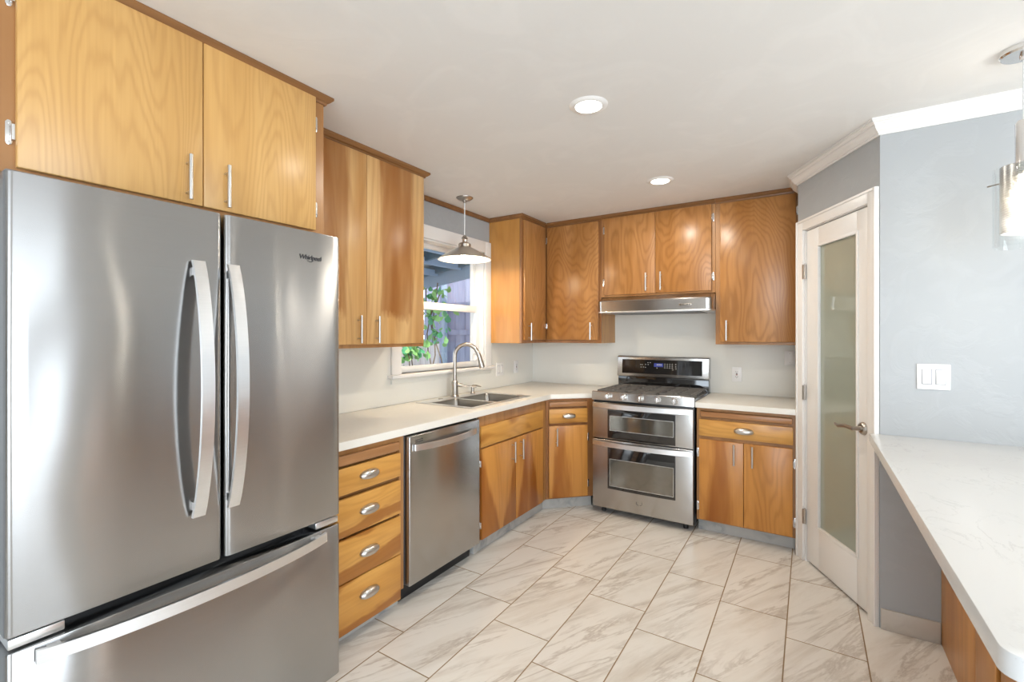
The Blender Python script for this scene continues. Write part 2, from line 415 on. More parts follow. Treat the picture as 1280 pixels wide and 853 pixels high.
M_['frost'] = frosted()
def mesh_metal():
    m, nt, b = mat('pierced_metal')
    out = nt.nodes['Material Output']
    b.inputs['Base Color'].default_value = (0.42, 0.42, 0.42, 1); b.inputs['Metallic'].default_value = 1; b.inputs['Roughness'].default_value = 0.3
    tr = N(nt, 'ShaderNodeBsdfTransparent'); mx = N(nt, 'ShaderNodeMixShader')
    tc = N(nt, 'ShaderNodeTexCoord'); ck = N(nt, 'ShaderNodeTexWave'); ck.inputs['Scale'].default_value = 60; ck.wave_type = 'BANDS'; ck.bands_direction = 'Z'
    L(nt, tc.outputs['Object'], ck.inputs['Vector'])
    f = maprange(nt, ck.outputs['Fac'], 0, 1, 0.25, 0.6)
    L(nt, f, mx.inputs[0]); L(nt, b.outputs[0], mx.inputs[1]); L(nt, tr.outputs[0], mx.inputs[2]); L(nt, mx.outputs[0], out.inputs[0])
    return m
M_['mesh'] = mesh_metal()

# ------------------------------------------------------------------ room shell
CZ = 2.392
RX, RY = 6.2, -7.5
PW = (2.292, -0.617); PR = math.radians(-62.67)          # start and turn of the angled pantry wall
PT = (math.cos(PR), math.sin(PR)); PLEN = 0.742
CORN = (PW[0]+PT[0]*PLEN, PW[1]+PT[1]*PLEN)               # corner to the blue wall
YB = CORN[1]
b = MB(); b.box(-0.0, RX, RY, 0.0, -0.06, 0.0); struct(b.build('floor', M_['floor']))
b = MB(); b.box(-0.15, RX+.1, RY-.1, 0.12, CZ, CZ+0.12); struct(b.build('ceiling', M_['ceiling']))
WY0, WY1, WZ0, WZ1 = -1.80, -0.825, 1.115, 2.085           # window opening
b = MB()
b.box(-0.14, 0, RY, WY0, 0, CZ); b.box(-0.14, 0, WY1, 0.12, 0, CZ)
b.box(-0.14, 0, WY0, WY1, 0, WZ0); b.box(-0.14, 0, WY0, WY1, WZ1, CZ)
struct(b.build('wall_left', M_['blue']))
b = MB(); b.box(0, RX, 0, 0.12, 0, CZ); struct(b.build('wall_back', M_['splash']))
b = MB(); b.box(2.292, 2.36, -0.60, 0.0, 0, CZ); struct(b.build('wall_side', M_['blue']))
# blue wall right of the pantry
b = MB(); b.prism([(CORN[0], YB), (RX, YB), (RX, YB+0.1), (CORN[0]+0.09, YB+0.1)], 0, CZ, 'z'); struct(b.build('wall_right', M_['blue']))
# angled pantry wall with its doorway (local frame: x along the wall, front = -y)
pw = lambda bm, name, m: bm.build(name, m)
OP0, OP1, OPZ = 0.062, 0.690, 2.030
b = MB(); b.box(0, OP0, 0, 0.09, 0, CZ); b.box(OP1, PLEN, 0, 0.09, 0, CZ); b.box(OP0, OP1, 0, 0.09, OPZ, CZ)
o = b.build('wall_pantry', M_['blue']); o.location = (*PW, 0); o.rotation_euler = (0, 0, PR); struct(o)
# the room beside and behind the camera, a side opening and an added rear one for light
b = MB(); y0, y1 = -5.7, -3.0
b.box(RX, RX+0.1, RY, y0, 0, CZ); b.box(RX, RX+0.1, y1, 0.1, 0, CZ); b.box(RX, RX+0.1, y0, y1, 2.2, CZ); b.box(RX, RX+.1, y0, y1, 0, 0.1)
struct(b.build('wall_far', M_['white']))
b = MB(); x0, x1 = 2.1, 5.5
b.box(0, x0, RY-.1, RY, 0, CZ); b.box(x1, RX, RY-.1, RY, 0, CZ); b.box(x0, x1, RY-.1, RY, 2.35, CZ); b.box(x0, x1, RY-.1, RY, 0, 0.35)
struct(b.build('wall_front', M_['white']))

# backsplash panels
b = MB()
b.box(0, 0.006, -2.86, -1.886, 0.9145, 1.330); b.box(0, 0.006, -1.886, -0.738, 0.9145, 1.058); b.box(0, 0.006, -0.738, -0.002, 0.9145, 1.330)
struct(b.build('wall_left_backsplash', M_['splash']))

# crown moulding, white, along the pantry wall and the blue wall
def crown_profile():
    return [(0, 0), (0, -.068), (.007, -.068), (.009, -.060), (.015, -.060), (.017, -.055), (.024, -.050), (.033, -.040), (.037, -.030), (.037, -.026), (.042, -.026), (.046, -.019), (.052, -.015), (.052, -.009), (.057, -.009), (.057, 0)]
def sweep(path, prof, z, name, m, parent=None):
    # path: 2D points; the profile's d axis points to the right of travel
    b = MB(); rings = []
    n = len(path)
    for i, p in enumerate(path):
        p = Vector(p)
        def nrm(a, c): t = (Vector(c)-Vector(a)).normalized(); return Vector((t.y, -t.x))
        if i == 0: d = nrm(path[0], path[1])
        elif i == n-1: d = nrm(path[-2], path[-1])
        else:
            a, c = nrm(path[i-1], path[i]), nrm(path[i], path[i+1]); d = (a+c).normalized(); d = d/ max(0.2, d.dot(a))
        rings.append([b.bm.verts.new((p.x+d.x*q[0], p.y+d.y*q[0], z+q[1])) for q in prof])
    fs = []; k = len(prof)
    for r0, r1 in zip(rings, rings[1:]):
        for j in range(k): fs.append(b.bm.faces.new((r0[j], r0[(j+1)%k], r1[(j+1)%k], r1[j])))
    fs.append(b.bm.faces.new(rings[0])); fs.append(b.bm.faces.new(rings[-1][::-1]))
    bmesh.ops.recalc_face_normals(b.bm, faces=fs)
    return b.build(name, m, parent, sharp=12)
struct(sweep([(2.292, -0.42), PW, CORN, (RX, YB)], crown_profile(), CZ, 'trim_1', M_['trim']))
b = MB(); b.box(0, 0.018, -1.914, -0.75, CZ-0.036, CZ, 0.004); struct(b.build('trim_2', W_['rail']))
b = MB(); b.box(CORN[0]+0.002, 2.846, YB-0.011, YB, 0, 0.096, 0.002); struct(b.build('baseboard_right', M_['tbase']))

# ------------------------------------------------------------------ window over the sink
wn = bpy.data.objects.new('window_1', None); COL.objects.link(wn); struct(wn)
def wpart(b, name, m): return b.build(name, m, wn)
b = MB(); cw = 0.085
b.box(0, 0.02, WY0-cw, WY0, WZ0, WZ1+0.095, 0.003); b.box(0, 0.02, WY1, WY1+cw, WZ0, WZ1+0.095, 0.003); b.box(0, 0.02, WY0, WY1, WZ1, WZ1+0.095, 0.003)
wpart(b, 'casing', M_['trim'])
b = MB(); b.box(-0.14, 0, WY0, WY0+0.012, WZ0, WZ1); b.box(-0.14, 0, WY1-0.012, WY1, WZ0, WZ1); b.box(-0.14, 0, WY0, WY1, WZ1-0.012, WZ1)
wpart(b, 'jamb', M_['trim'])
b = MB(); b.box(-0.14, 0.055, WY0-cw-0.03, WY1+cw+0.02, WZ0-0.024, WZ0, 0.005); wpart(b, 'sill', M_['trim'])
b = MB(); b.box(0, 0.016, WY0-cw, WY1+cw, WZ0-0.062, WZ0-0.024, 0.002); wpart(b, 'apron', M_['splash'])
def sash(x0, x1, z0, z1, wb, wt):
    b = MB(); ya, yb = WY0+0.012, WY1-0.012; w = 0.04
    b.box(x0, x1, ya, ya+w, z0, z1, 0.003); b.box(x0, x1, yb-w, yb, z0, z1, 0.003)
    b.box(x0, x1, ya+w, yb-w, z0, z0+wb, 0.003); b.box(x0, x1, ya+w, yb-w, z1-wt, z1, 0.003)
    s = wpart(b, 'sash', M_['trim'])
    g = MB(); xm = (x0+x1)/2; g.box(xm-0.002, xm+0.002, ya+w-.004, yb-w+.004, z0+wb-.004, z1-wt+.004); g.build('pane', M_['pane'], s)
sash(-0.075, -0.045, WZ0, 1.628, 0.045, 0.055)
sash(-0.110, -0.080, 1.575, WZ1-0.012, 0.05, 0.035)

# ------------------------------------------------------------------ pantry door
dr = bpy.data.objects.new('door_1', None); COL.objects.link(dr); dr.location = (*PW, 0); dr.rotation_euler = (0, 0, PR); struct(dr)
b = MB(); cwz = 0.066
LX0, LX1, LZ0, LZ1 = 0.094, 0.664, 0.014, 2.014
for (x0, x1, z0, z1) in ((0.012, 0.082, 0, 2.086), (0.676, PLEN-0.004, 0, 2.086)):
    b.box(x0, x1, -0.016, 0, z0, z1, 0.003); 
b.box(0.082, 0.676, -0.016, 0, 2.022, 2.086, 0.003)
b.box(0.012, 0.026, -0.022, -0.014, 0, 2.086, 0.003); b.box(PLEN-0.018, PLEN-0.004, -0.022, -0.014, 0, 2.086, 0.003); b.box(0.026, PLEN-0.018, -0.022, -0.014, 2.072, 2.086, 0.003)
b.build('door_casing', M_['trim'], dr)
b = MB(); b.box(OP0, 0.090, 0.0, 0.09, 0, 2.030); b.box(0.668, OP1, 0.0, 0.09, 0, 2.030); b.box(0.09, 0.668, 0, 0.09, 2.018, 2.030)
b.build('door_jamb', M_['trim'], dr)
GX0, GX1, GZ0, GZ1 = 0.220, 0.566, 0.258, 1.900
b = MB()
b.box(LX0, GX0, 0.004, 0.040, LZ0, LZ1, 0.002); b.box(GX1, LX1, 0.004, 0.040, LZ0, LZ1, 0.002)
b.box(GX0, GX1, 0.004, 0.040, LZ0, GZ0, 0.002); b.box(GX0, GX1, 0.004, 0.040, GZ1, LZ1, 0.002)
lf = b.build('door_leaf', M_['trim'], dr)
b = MB(); b.frame_xz(GX0-0.014, GX1+0.014, GZ0-0.014, GZ1+0.014, 0.016, -0.001, 0.012, bev=0.002); b.build('glazing_bead', M_['trim'], lf)
b = MB(); b.box(GX0-.004, GX1+.004, 0.016, 0.022, GZ0-.004, GZ1+.004); b.build('frosted_pane', M_['frost'], lf)
hx, hz = 0.617, 0.915
b = MB(); b.lathe([(0.001, -0.010), (0.022, -0.010), (0.030, -0.004), (0.033, 0.004)], (hx, 0, hz), 32, 'y'); b.lathe([(0.011, -0.05), (0.011, -0.008)], (hx, 0, hz), 20, 'y')
b.tube([(hx+.006, -0.048, hz), (hx-.02, -0.052, hz+0.002), (hx-.05, -0.054, hz+0.004), (hx-.075, -0.056, hz), (hx-.10, -0.056, hz-0.006), (hx-.125, -0.055, hz-0.003), (hx-.138, -0.053, hz+0.002)], [0.010, 0.010, 0.009, 0.0095, 0.009, 0.0075, 0.005], 14)
b.build('lever_handle', M_['nickel'], lf)
b = MB(); b.box(LX1-0.004, LX1+0.0035, 0.008, 0.034, hz-.028, hz+.028); b.build('latch_plate', M_['nickel'], lf)
for z in (1.768, 1.03, 0.272):
    b = MB(); b.cyl((0.091, -0.006, z-0.044), (0.091, -0.006, z+0.044), 0.0065, 14); b.cyl((0.091, -0.006, z+.044), (0.091, -0.006, z+.05), 0.004, 10)
    b.box(0.082, 0.091, -0.0175, -0.002, z-.044, z+.044); b.build('hinge', M_['nickel'], dr)

# ------------------------------------------------------------------ cabinet parts
def bar_pull(x, z, y, parent, ln=0.146):
    b = MB(); h = ln/2; yy = y-0.030
    b.cyl((x, yy, z-h), (x, yy, z+h), 0.0062, 14)
    for s in (-1, 1): b.cyl((x, y, z+s*0.048), (x, yy, z+s*0.048), 0.0042, 10)
    return b.build('bar_pull', M_['pull'], parent)
def cup_pull(x, z, y, parent, w=0.108, h=0.043, d=0.026):
    b = MB(); rows = []
    nu, nv = 26, 12
    for j in range(nv+1):
        ph = (j/nv)*math.radians(128)
        row = []
        for i in range(nu+1):
            th = PI*i/nu; q = max(0.0, math.sin(th))**0.8
            row.append((x - w/2*math.cos(th), y - 0.0012 - d*q*math.sin(ph), z + h*0.55*q*math.cos(ph)))
        rows.append(row)
    b.sheet(rows)
    return b.build('cup_pull', M_['pull'], parent, solid=0.0024)
def hinge(x, z, y, side, parent):
    # exposed leaf on the frame beside the door edge; side = -1 left edge, +1 right edge
    b = MB()
    b.prism([(x+side*0.004, z-.026), (x+side*0.004, z+.026), (x+side*0.008, z+.032), (x+side*0.014, z+.032), (x+side*0.018, z+.026), (x+side*0.018, z-.026), (x+side*0.014, z-.032), (x+side*0.008, z-.032)], y-0.0035, y, 'y', 0.001)
    b.cyl((x+side*0.004, y-0.011, z-.020), (x+side*0.004, y-0.011, z+.020), 0.005, 12)
    b.box(min(x, x+side*0.006), max(x, x+side*0.006), y-0.012, y, z-.019, z+.019, 0.001)
    for dz in (-.025, .025): b.cyl((x+side*0.011, y-0.0045, z+dz), (x+side*0.011, y-.003, z+dz), 0.0028, 8)
    return b.build('hinge', M_['chrome'], parent)
DT = 0.020
def front(name, x0, x1, z0, z1, yf, m, parent, bev=0.004):
    b = MB(); b.box(x0, x1, yf-DT, yf-0.0004, z0, z1, bev, 2); return b.build(name, m, parent)
def face_frame(stiles, rails, z0, z1, yf, m, parent, x0, x1):
    b = MB()
    for (a, c) in stiles: b.box(a, c, yf, yf+0.019, z0, z1, 0.0008, 1)
    st = sorted(stiles)
    for (za, zc) in rails:
        for (p, q) in zip(st, st[1:]):
            b.box(p[1], q[0], yf, yf+0.019, za, zc, 0.0008, 1)
    return b.build('face_frame', m, parent)
def carcass(x0, x1, y0, z0, z1, m, parent):
    b = MB(); b.box(x0, x1, y0, -0.001, z0, z1, 0.0008, 1); return b.build('carcass', m, parent)
def crown(path, parent, h=0.034, d=0.030):
    prof = [(-0.002, 0), (-0.002, -h), (0.008, -h), (0.010, -h+0.008), (0.018, -h+0.012), (0.026, -h+0.020), (d, -h+0.024), (d, 0)]
    return sweep(path, prof, CZ-0.0005, 'crown_moulding', W_['rail'], parent)
R90 = PI/2

# over-fridge cabinet (local x = world y from the base point)
t = thing('wall_cabinet', 'deep golden veneer wall cabinet above the refrigerator', 'cabinet', (0.0, -3.83, 0), R90, 'wooden wall cabinets')
D = 0.61; Z0 = 1.80; WW = 1.007
carcass(0, WW, -D+0.02, Z0, CZ-0.002, W_['gold'], t)
face_frame([(0, 0.105), (0.945, WW)], [(Z0, Z0+0.03), (2.355, CZ-0.003)], Z0, CZ-0.003, -D, W_['frame'], t, 0, WW)
for (x0, x1, hxx, hs) in ((0.093, 0.531, 0.482, -1), (0.5335, 0.958, 0.601, 1)):
    d = front('door', x0, x1, 1.815, 2.369, -D, W_['gold'], t); bar_pull(hxx, 1.896, -D-DT, d)
    for z in (1.905, 2.262): hinge(x0 if hs < 0 else x1, z, -D, hs, d)
crown([(0, -D), (WW, -D), (WW, -D+0.25)], t)

# mid upper cabinet
t = thing('wall_cabinet', 'streaky brown wall cabinet between refrigerator and window', 'cabinet', (0, -2.818, 0), R90, 'wooden wall cabinets')
D = 0.33; Z0 = 1.312; WW = 0.902
carcass(0, WW, -D+0.02, Z0, CZ-0.002, W_['side'], t)
face_frame([(0, 0.03), (WW-0.032, WW)], [(Z0, Z0+0.03), (2.335, CZ-0.003)], Z0, CZ-0.003, -D, W_['frame'], t, 0, WW)
for (x0, x1, hxx, hs) in ((0.016, 0.4435, 0.386, -1), (0.4455, 0.884, 0.506, 1)):
    d = front('door', x0, x1, 1.331, 2.352, -D, W_['mid'], t); bar_pull(hxx, 1.411, -D-DT, d)
    for z in (1.45, 2.235): hinge(x0 if hs < 0 else x1, z, -D, hs, d)
crown([(0, -D), (WW, -D), (WW, -0.02)], t)

# upper cabinet right of the window (left wall)
t = thing('wall_cabinet', 'narrow wall cabinet right of the window with one door', 'cabinet', (0, -0.748, 0), R90, 'wooden wall cabinets')
WW = 0.748; 
carcass(0, WW-0.001, -D+0.02, Z0, CZ-0.002, W_['side'], t)
face_frame([(0, 0.032), (0.398, WW-D)], [(Z0, Z0+0.03), (2.335, CZ-0.003)], Z0, CZ-0.003, -D, W_['framed'], t, 0, WW)
d = front('door', 0.024, 0.392, 1.338, 2.346, -D, W_['up'], t); bar_pull(0.080, 1.409, -D-DT, d)
for z in (1.46, 2.235): hinge(0.392, z, -D, 1, d)
crown([(0, -0.02), (0, -D), (WW-D-0.024, -D)], t, 0.034, 0.022)

# back wall uppers (local = world)
t = thing('wall_cabinet', 'corner wall cabinet on the back wall, left of the range hood', 'cabinet', (0, 0, 0), 0, 'wooden wall cabinets')
carcass(0.331, 0.868, -D+0.02, Z0, CZ-0.002, W_['side'], t)
face_frame([(0.331, 0.365), (0.835, 0.868)], [(Z0, Z0+0.03), (2.335, CZ-0.003)], Z0, CZ-0.003, -D, W_['framed'], t, 0, 1)
d = front('door', 0.356, 0.846, 1.338, 2.346, -D, W_['up'], t); bar_pull(0.785, 1.415, -D-DT, d)
for z in (1.46, 2.235): hinge(0.356, z, -D, -1, d)
crown([(0.355, -D), (0.868, -D)], t, 0.034, 0.022)
t = thing('wall_cabinet', 'short two-door wall cabinet directly above the range hood', 'cabinet', (0, 0, 0), 0, 'wooden wall cabinets')
carcass(0.869, 1.764, -D+0.02, 1.699, CZ-0.002, W_['side'], t)
face_frame([(0.869, 0.91), (1.728, 1.764)], [(1.699, 1.728), (2.345, CZ-0.003)], 1.699, CZ-0.003, -D, W_['frame'], t, 0, 1)
for (x0, x1, hxx, hs) in ((0.900, 1.3225, 1.256, -1), (1.3245, 1.738, 1.371, 1)):
    d = front('door', x0, x1, 1.714, 2.356, -D, W_['up'], t); bar_pull(hxx, 1.806, -D-DT, d, 0.142)
    for z in (1.82, 2.26): hinge(x0 if hs < 0 else x1, z, -D, hs, d)
crown([(0.869, -D), (1.764, -D)], t, 0.034, 0.022)
t = thing('wall_cabinet', 'tall single-door wall cabinet between the range hood and the pantry door', 'cabinet', (0, 0, 0), 0, 'wooden wall cabinets')
carcass(1.765, 2.290, -D+0.02, Z0, CZ-0.002, W_['side'], t)
face_frame([(1.765, 1.815), (2.262, 2.290)], [(Z0, Z0+0.03), (2.335, CZ-0.003)], Z0, CZ-0.003, -D, W_['frame'], t, 0, 1)
d = front('door', 1.797, 2.276, 1.331, 2.348, -D, W_['up'], t); bar_pull(1.843, 1.415, -D-DT, d)
for z in (1.445, 2.235): hinge(2.276, z, -D, 1, d)
crown([(1.765, -D), (2.262, -D)], t, 0.034, 0.022)

# ------------------------------------------------------------------ base cabinets
BD = 0.61; BZ0, BZ1 = 0.092, 0.875
def toe(pts, parent):
    b = MB(); b.prism(pts, 0.0005, BZ0, 'z'); return b.build('toe_kick', M_['toe'], parent)
# four-drawer unit
t = thing('base_cabinet', 'base cabinet of four stacked drawers between refrigerator and dishwasher', 'cabinet', (0, -2.86, 0), R90, 'wooden base cabinets')
WW = 0.500
carcass(0, WW, -BD+0.02, BZ0, BZ1, W_['frame'], t)
face_frame([(0, 0.035), (WW-0.030, WW)], [(BZ0, BZ0+0.02), (0.50, 0.53), (0.845, BZ1)], BZ0, BZ1, -BD, W_['frame'], t, 0, WW)
b = MB(); b.box(0.012, 0.452, -BD-0.022, -BD-0.0005, 0.806, 0.850, 0.006); b.build('pull_out_board', W_['board'], t)
for (z0, z1, pz) in ((0.676, 0.794, 0.737), (0.490, 0.657, 0.575), (0.2885, 0.478, 0.383), (0.060, 0.2835, 0.190)):
    d = front('drawer', 0.012, 0.463, z0, z1, -BD, W_['drawer4'], t); cup_pull(0.262, pz, -BD-DT, d)
toe([(0, -0.568), (WW, -0.568), (WW, -0.54), (0, -0.54)], t)
# sink base
t = thing('base_cabinet', 'two-door base cabinet under the sink', 'cabinet', (0, -1.722, 0), R90, 'wooden base cabinets')
WW = 0.880
carcass(0, WW, -BD+0.02, BZ0, 0.690, W_['frame'], t)
face_frame([(0, 0.03), (0.802, WW)], [(BZ0, BZ0+0.02), (0.66, 0.69), (0.80, BZ1)], BZ0, BZ1, -BD, W_['frame'], t, 0, WW)
front('false_drawer_front', 0.004, 0.805, 0.677, 0.808, -BD, W_['drawer'], t)
for (x0, x1, hxx, hs) in ((0.010, 0.412, 0.356, -1), (0.414, 0.805, 0.462, 1)):
    d = front('door', x0, x1, 0.099, 0.666, -BD, W_['vee'] if hs < 0 else W_['veed'], t); bar_pull(hxx, 0.580, -BD-DT, d, 0.140)
    for z in (0.19, 0.575): hinge(x0 if hs < 0 else x1, z, -BD, hs, d)
toe([(0, -0.570), (0.900, -0.570), (0.888, -0.54), (0, -0.54)], t)
# diagonal corner base: local x along the 45 degree face, local -y = front
A0 = (0.612, -0.842); 
t = thing('base_cabinet', 'diagonal corner base cabinet with small drawer beside the gas range', 'cabinet', (A0[0], A0[1], 0), PI/4, 'wooden base cabinets')
WW = 0.400
b = MB(); b.prism([(0.004, 0.0195), (WW-0.004, 0.0195), (WW-0.004, 0.24), (0.0625, 0.24), (0.004, 0.19)], BZ0, BZ1, 'z'); b.build('carcass', W_['frame'], t)
face_frame([(0, 0.030), (WW-0.066, WW)], [(BZ0, BZ0+0.02), (0.655, 0.69), (0.795, 0.81), (0.862, BZ1)], BZ0, BZ1, 0, W_['framed'], t, 0, WW)
b = MB(); b.box(0.022, 0.338, -0.022, -0.0005, 0.815, 0.855, 0.006); b.build('pull_out_board', W_['board'], t)
d = front('drawer', 0.020, 0.340, 0.688, 0.800, 0, W_['drawer'], t); cup_pull(0.182, 0.742, -DT, d)
d = front('door', 0.020, 0.340, 0.104, 0.668, 0, W_['diag'], t); bar_pull(0.078, 0.586, -DT, d, 0.140)
for z in (0.20, 0.57): hinge(0.340, z, 0, 1, d)
toe([(-0.02, 0.050), (WW-0.005, 0.050), (WW-0.005, 0.08), (-0.02, 0.08)], t)
# right base
t = thing('base_cabinet', 'base cabinet with wide drawer and two doors beside the pantry door', 'cabinet', (0, 0, 0), 0, 'wooden base cabinets')
carcass(1.686, 2.290, -BD+0.02, BZ0, BZ1, W_['frame'], t)
face_frame([(1.686, 1.715), (2.252, 2.290)], [(BZ0, BZ0+0.02), (0.655, 0.69), (0.795, 0.81), (0.855, BZ1)], BZ0, BZ1, -BD, W_['frame'], t, 0, 1)
b = MB(); b.box(1.712, 2.262, -BD-0.022, -BD-0.0005, 0.814, 0.852, 0.006); b.build('pull_out_board', W_['board'], t)
d = front('drawer', 1.703, 2.267, 0.683, 0.797, -BD, W_['drawer'], t); cup_pull(1.985, 0.738, -BD-DT, d, 0.118, 0.045, 0.028)
for (x0, x1, hxx, hs) in ((1.704, 1.983, 1.928, -1), (1.985, 2.264, 2.037, 1)):
    d = front('door', x0, x1, 0.103, 0.660, -BD, W_['diag'] if hs < 0 else W_['figured'], t); bar_pull(hxx, 0.580, -BD-DT, d, 0.138)
    for z in (0.19, 0.562): hinge(x0 if hs < 0 else x1, z, -BD, hs, d)
toe([(1.686, -0.545), (2.285, -0.545), (2.285, -0.515), (1.686, -0.515)], t)

# ------------------------------------------------------------------ worktops
def slab(outer, holes, z0, z1, name, m, bev=0.004):
    bm = bmesh.new(); edges = []
    for loop in [outer]+holes:
        vs = [bm.verts.new((p[0], p[1], z1)) for p in loop]
        for i in range(len(vs)): edges.append(bm.edges.new((vs[i], vs[(i+1) % len(vs)])))
    r = bmesh.ops.triangle_fill(bm, edges=edges, use_beauty=True, use_dissolve=False)
    faces = [f for f in bm.faces]
    for f in faces:
        if f.normal.z < 0: f.normal_flip()
    ex = bmesh.ops.extrude_face_region(bm, geom=faces)
    bmesh.ops.translate(bm, vec=(0, 0, z0-z1), verts=[v for v in ex['geom'] if isinstance(v, bmesh.types.BMVert)])
    bmesh.ops.recalc_face_normals(bm, faces=bm.faces[:])
    es = [e for e in bm.edges if len(e.link_faces) == 2 and abs(e.verts[0].co.z-z1) < 1e-5 and abs(e.verts[1].co.z-z1) < 1e-5 and e.calc_face_angle(0) > 1]
    bmesh.ops.bevel(bm, geom=es, offset=bev, segments=2, profile=0.5, affect='EDGES')
    x = MB(); x.bm.free(); x.bm = bm
    return x.build(name, m)
HZ = 0.914
SX0, SX1, SY0, SY1 = 0.155, 0.535, -1.690, -1.012
o = slab([(0.0065, -2.862), (0.637, -2.862), (0.637, -0.808), (0.886, -0.558), (0.909, -0.535), (0.909, -0.002), (0.0065, -0.002)],
         [[(SX0, SY0), (SX1, SY0), (SX1, SY1), (SX0, SY1)]], 0.8765, HZ, 'countertop', M_['counter'])
tag(o, 'white worktop with the sink, turning the corner to the range', 'countertop')
o = slab([(1.680, -0.637), (2.289, -0.637), (2.289, -0.002), (1.680, -0.002)], [], 0.8765, HZ, 'countertop', M_['counter'])
tag(o, 'short white worktop right of the range, below the tall wall cabinet', 'countertop')
PX = 2.592; PY1 = -3.098; r = 0.03
arc = [(PX+r-r*math.cos(a), PY1+r-r*math.sin(a)) for a in [i*PI/2/6 for i in range(7)]]
o = slab([(PX, YB-0.001), (3.62, YB-0.001), (3.62, PY1)] + arc[::-1], [], 0.876, HZ, 'countertop', M_['quartz'])
tag(o, 'large pale veined stone peninsula top under the light switch', 'countertop')
# peninsula cabinet
t = thing('peninsula_cabinet', 'plain wood panelled cabinet carrying the peninsula top', 'cabinet', (0, 0, 0))
b = MB(); b.box(2.868, 3.50, -3.02, YB-0.002, 0.001, 0.875, 0.001); b.build('carcass', W_['pen'], t)
for (y0, y1) in ((-1.780, YB-0.003), (-2.002, -1.783), (-2.60, -2.048), (-3.02, -2.603)):
    b = MB(); b.box(2.848, 2.867, y0, y1, 0.001, 0.875, 0.002); b.build('back_panel', W_['pen'], t)
b = MB(); b.box(2.858, 2.867, -2.047, -2.003, 0.001, 0.875, 0.002); b.build('recessed_strip', W_['framed'], t)

# ------------------------------------------------------------------ sink, faucet, soap dispenser
t = thing('sink', 'stainless double-bowl sink set in the worktop below the window', 'sink', (0, 0, HZ))
b = MB()
rx0, rx1, ry0, ry1 = 0.070, 0.560, -1.720, -0.985
div = -1.392
bowls = [(SX0+.012, SX1-.012, SY0+.012, div-0.014), (SX0+.012, SX1-.012, div+0.014, SY1-.012)]
b.box(rx0, SX0+.012, ry0, ry1, 0.0005, 0.004, 0.0015); b.box(SX1-.012, rx1, ry0, ry1, 0.0005, 0.004, 0.0015)
b.box(SX0+.012, SX1-.012, ry0, SY0+.012, 0.0005, 0.004, 0.0015); b.box(SX0+.012, SX1-.012, SY1-.012, ry1, 0.0005, 0.004, 0.0015)
b.box(SX0+.012, SX1-.012, div-.014, div+.014, -0.012, 0.002, 0.002)
b.build('rim', M_['bright'], t)
for (x0, x1, y0, y1) in bowls:
    b = MB(); rings = []
    def rr(x0, x1, y0, y1, r, z, n=6):
        pts = []
        for (cx, cy, a0) in ((x1-r, y1-r, 0), (x0+r, y1-r, PI/2), (x0+r, y0+r, PI), (x1-r, y0+r, 1.5*PI)):
            for i in range(n+1):
                a = a0 + PI/2*i/n; pts.append((cx+r*math.cos(a), cy+r*math.sin(a), z))
        return pts
    g = [rr(x0, x1, y0, y1, 0.03, 0.001), rr(x0+.004, x1-.004, y0+.004, y1-.004, 0.04, -0.02), rr(x0+.008, x1-.008, y0+.008, y1-.008, 0.05, -0.15), rr(x0+.03, x1-.03, y0+.03, y1-.03, 0.05, -0.178), rr(x0+.1, x1-.1, y0+.1, y1-.1, 0.03, -0.182)]
    vv = [[b.bm.verts.new(p) for p in ring] for ring in g]
    for p, q in zip(vv, vv[1:]):
        for i in range(len(p)): b.bm.faces.new((p[i], p[(i+1)%len(p)], q[(i+1)%len(p)], q[i]))
    b.bm.faces.new(vv[-1])
    bw = b.build('bowl', M_['sinksteel'], t, solid=0.002)
    b = MB(); b.lathe([(0.001, -0.179), (0.030, -0.179), (0.040, -0.177), (0.042, -0.181)], ((x0+x1)/2, (y0+y1)/2, 0), 24); b.build('drain', M_['chrome'], bw)
FX, FY, FZ = 0.100, -1.335, HZ+0.0045
t = thing('faucet', 'brushed nickel gooseneck kitchen faucet on the back rim of the sink', 'faucet', (FX, FY, FZ))
b = MB(); b.lathe([(0.031, 0), (0.031, 0.006), (0.0255, 0.012), (0.025, 0.112), (0.018, 0.119), (0.001, 0.119)], seg=28); b.build('body', M_['nickel'], t)
dx, dy = 0.88, 0.475                                    # the spout's heading
def ax(s, z): return (dx*s, dy*s, z)
R = 0.088
pts = [ax(0, 0.10), ax(0, 0.22), ax(0, 0.305)] + [ax(R-R*math.cos(a), 0.305+R*math.sin(a)) for a in [PI*i/14 for i in range(1, 12)]]
e = pts[-1]
pts += [ax(0.179, 0.322)]
b = MB(); b.tube(pts, 0.0145, 16); b.build('spout', M_['nickel'], t)
b = MB(); b.tube([ax(0.176, 0.330), ax(0.186, 0.300), ax(0.200, 0.250), ax(0.206, 0.225), ax(0.208, 0.218)], [0.016, 0.017, 0.0195, 0.0215, 0.020], 18); b.build('spray_head', M_['nickel'], t)
b = MB(); b.tube([ax(0.016, 0.088), ax(0.052, 0.084), ax(0.058, 0.084)], [0.014, 0.014, 0.010], 16); b.tube([ax(0.055, 0.084), ax(0.10, 0.078), ax(0.165, 0.070)], [0.006, 0.005, 0.0045], 10); b.build('lever', M_['nickel'], t)
t = thing('soap_dispenser', 'small nickel soap dispenser pump right of the faucet', 'soap dispenser', (0.100, -1.115, FZ))
b = MB(); b.lathe([(0.020, 0), (0.020, 0.005), (0.014, 0.010), (0.013, 0.048), (0.010, 0.052), (0.001, 0.052)], seg=22); b.build('base', M_['nickel'], t)
b = MB(); b.cyl((0, 0, 0.05), (0, 0, 0.064), 0.006, 12); b.tube([(0, 0, 0.062), (0.03, 0.004, 0.064), (0.075, 0.01, 0.058)], [0.007, 0.006, 0.0045], 10); b.build('nozzle', M_['nickel'], t)
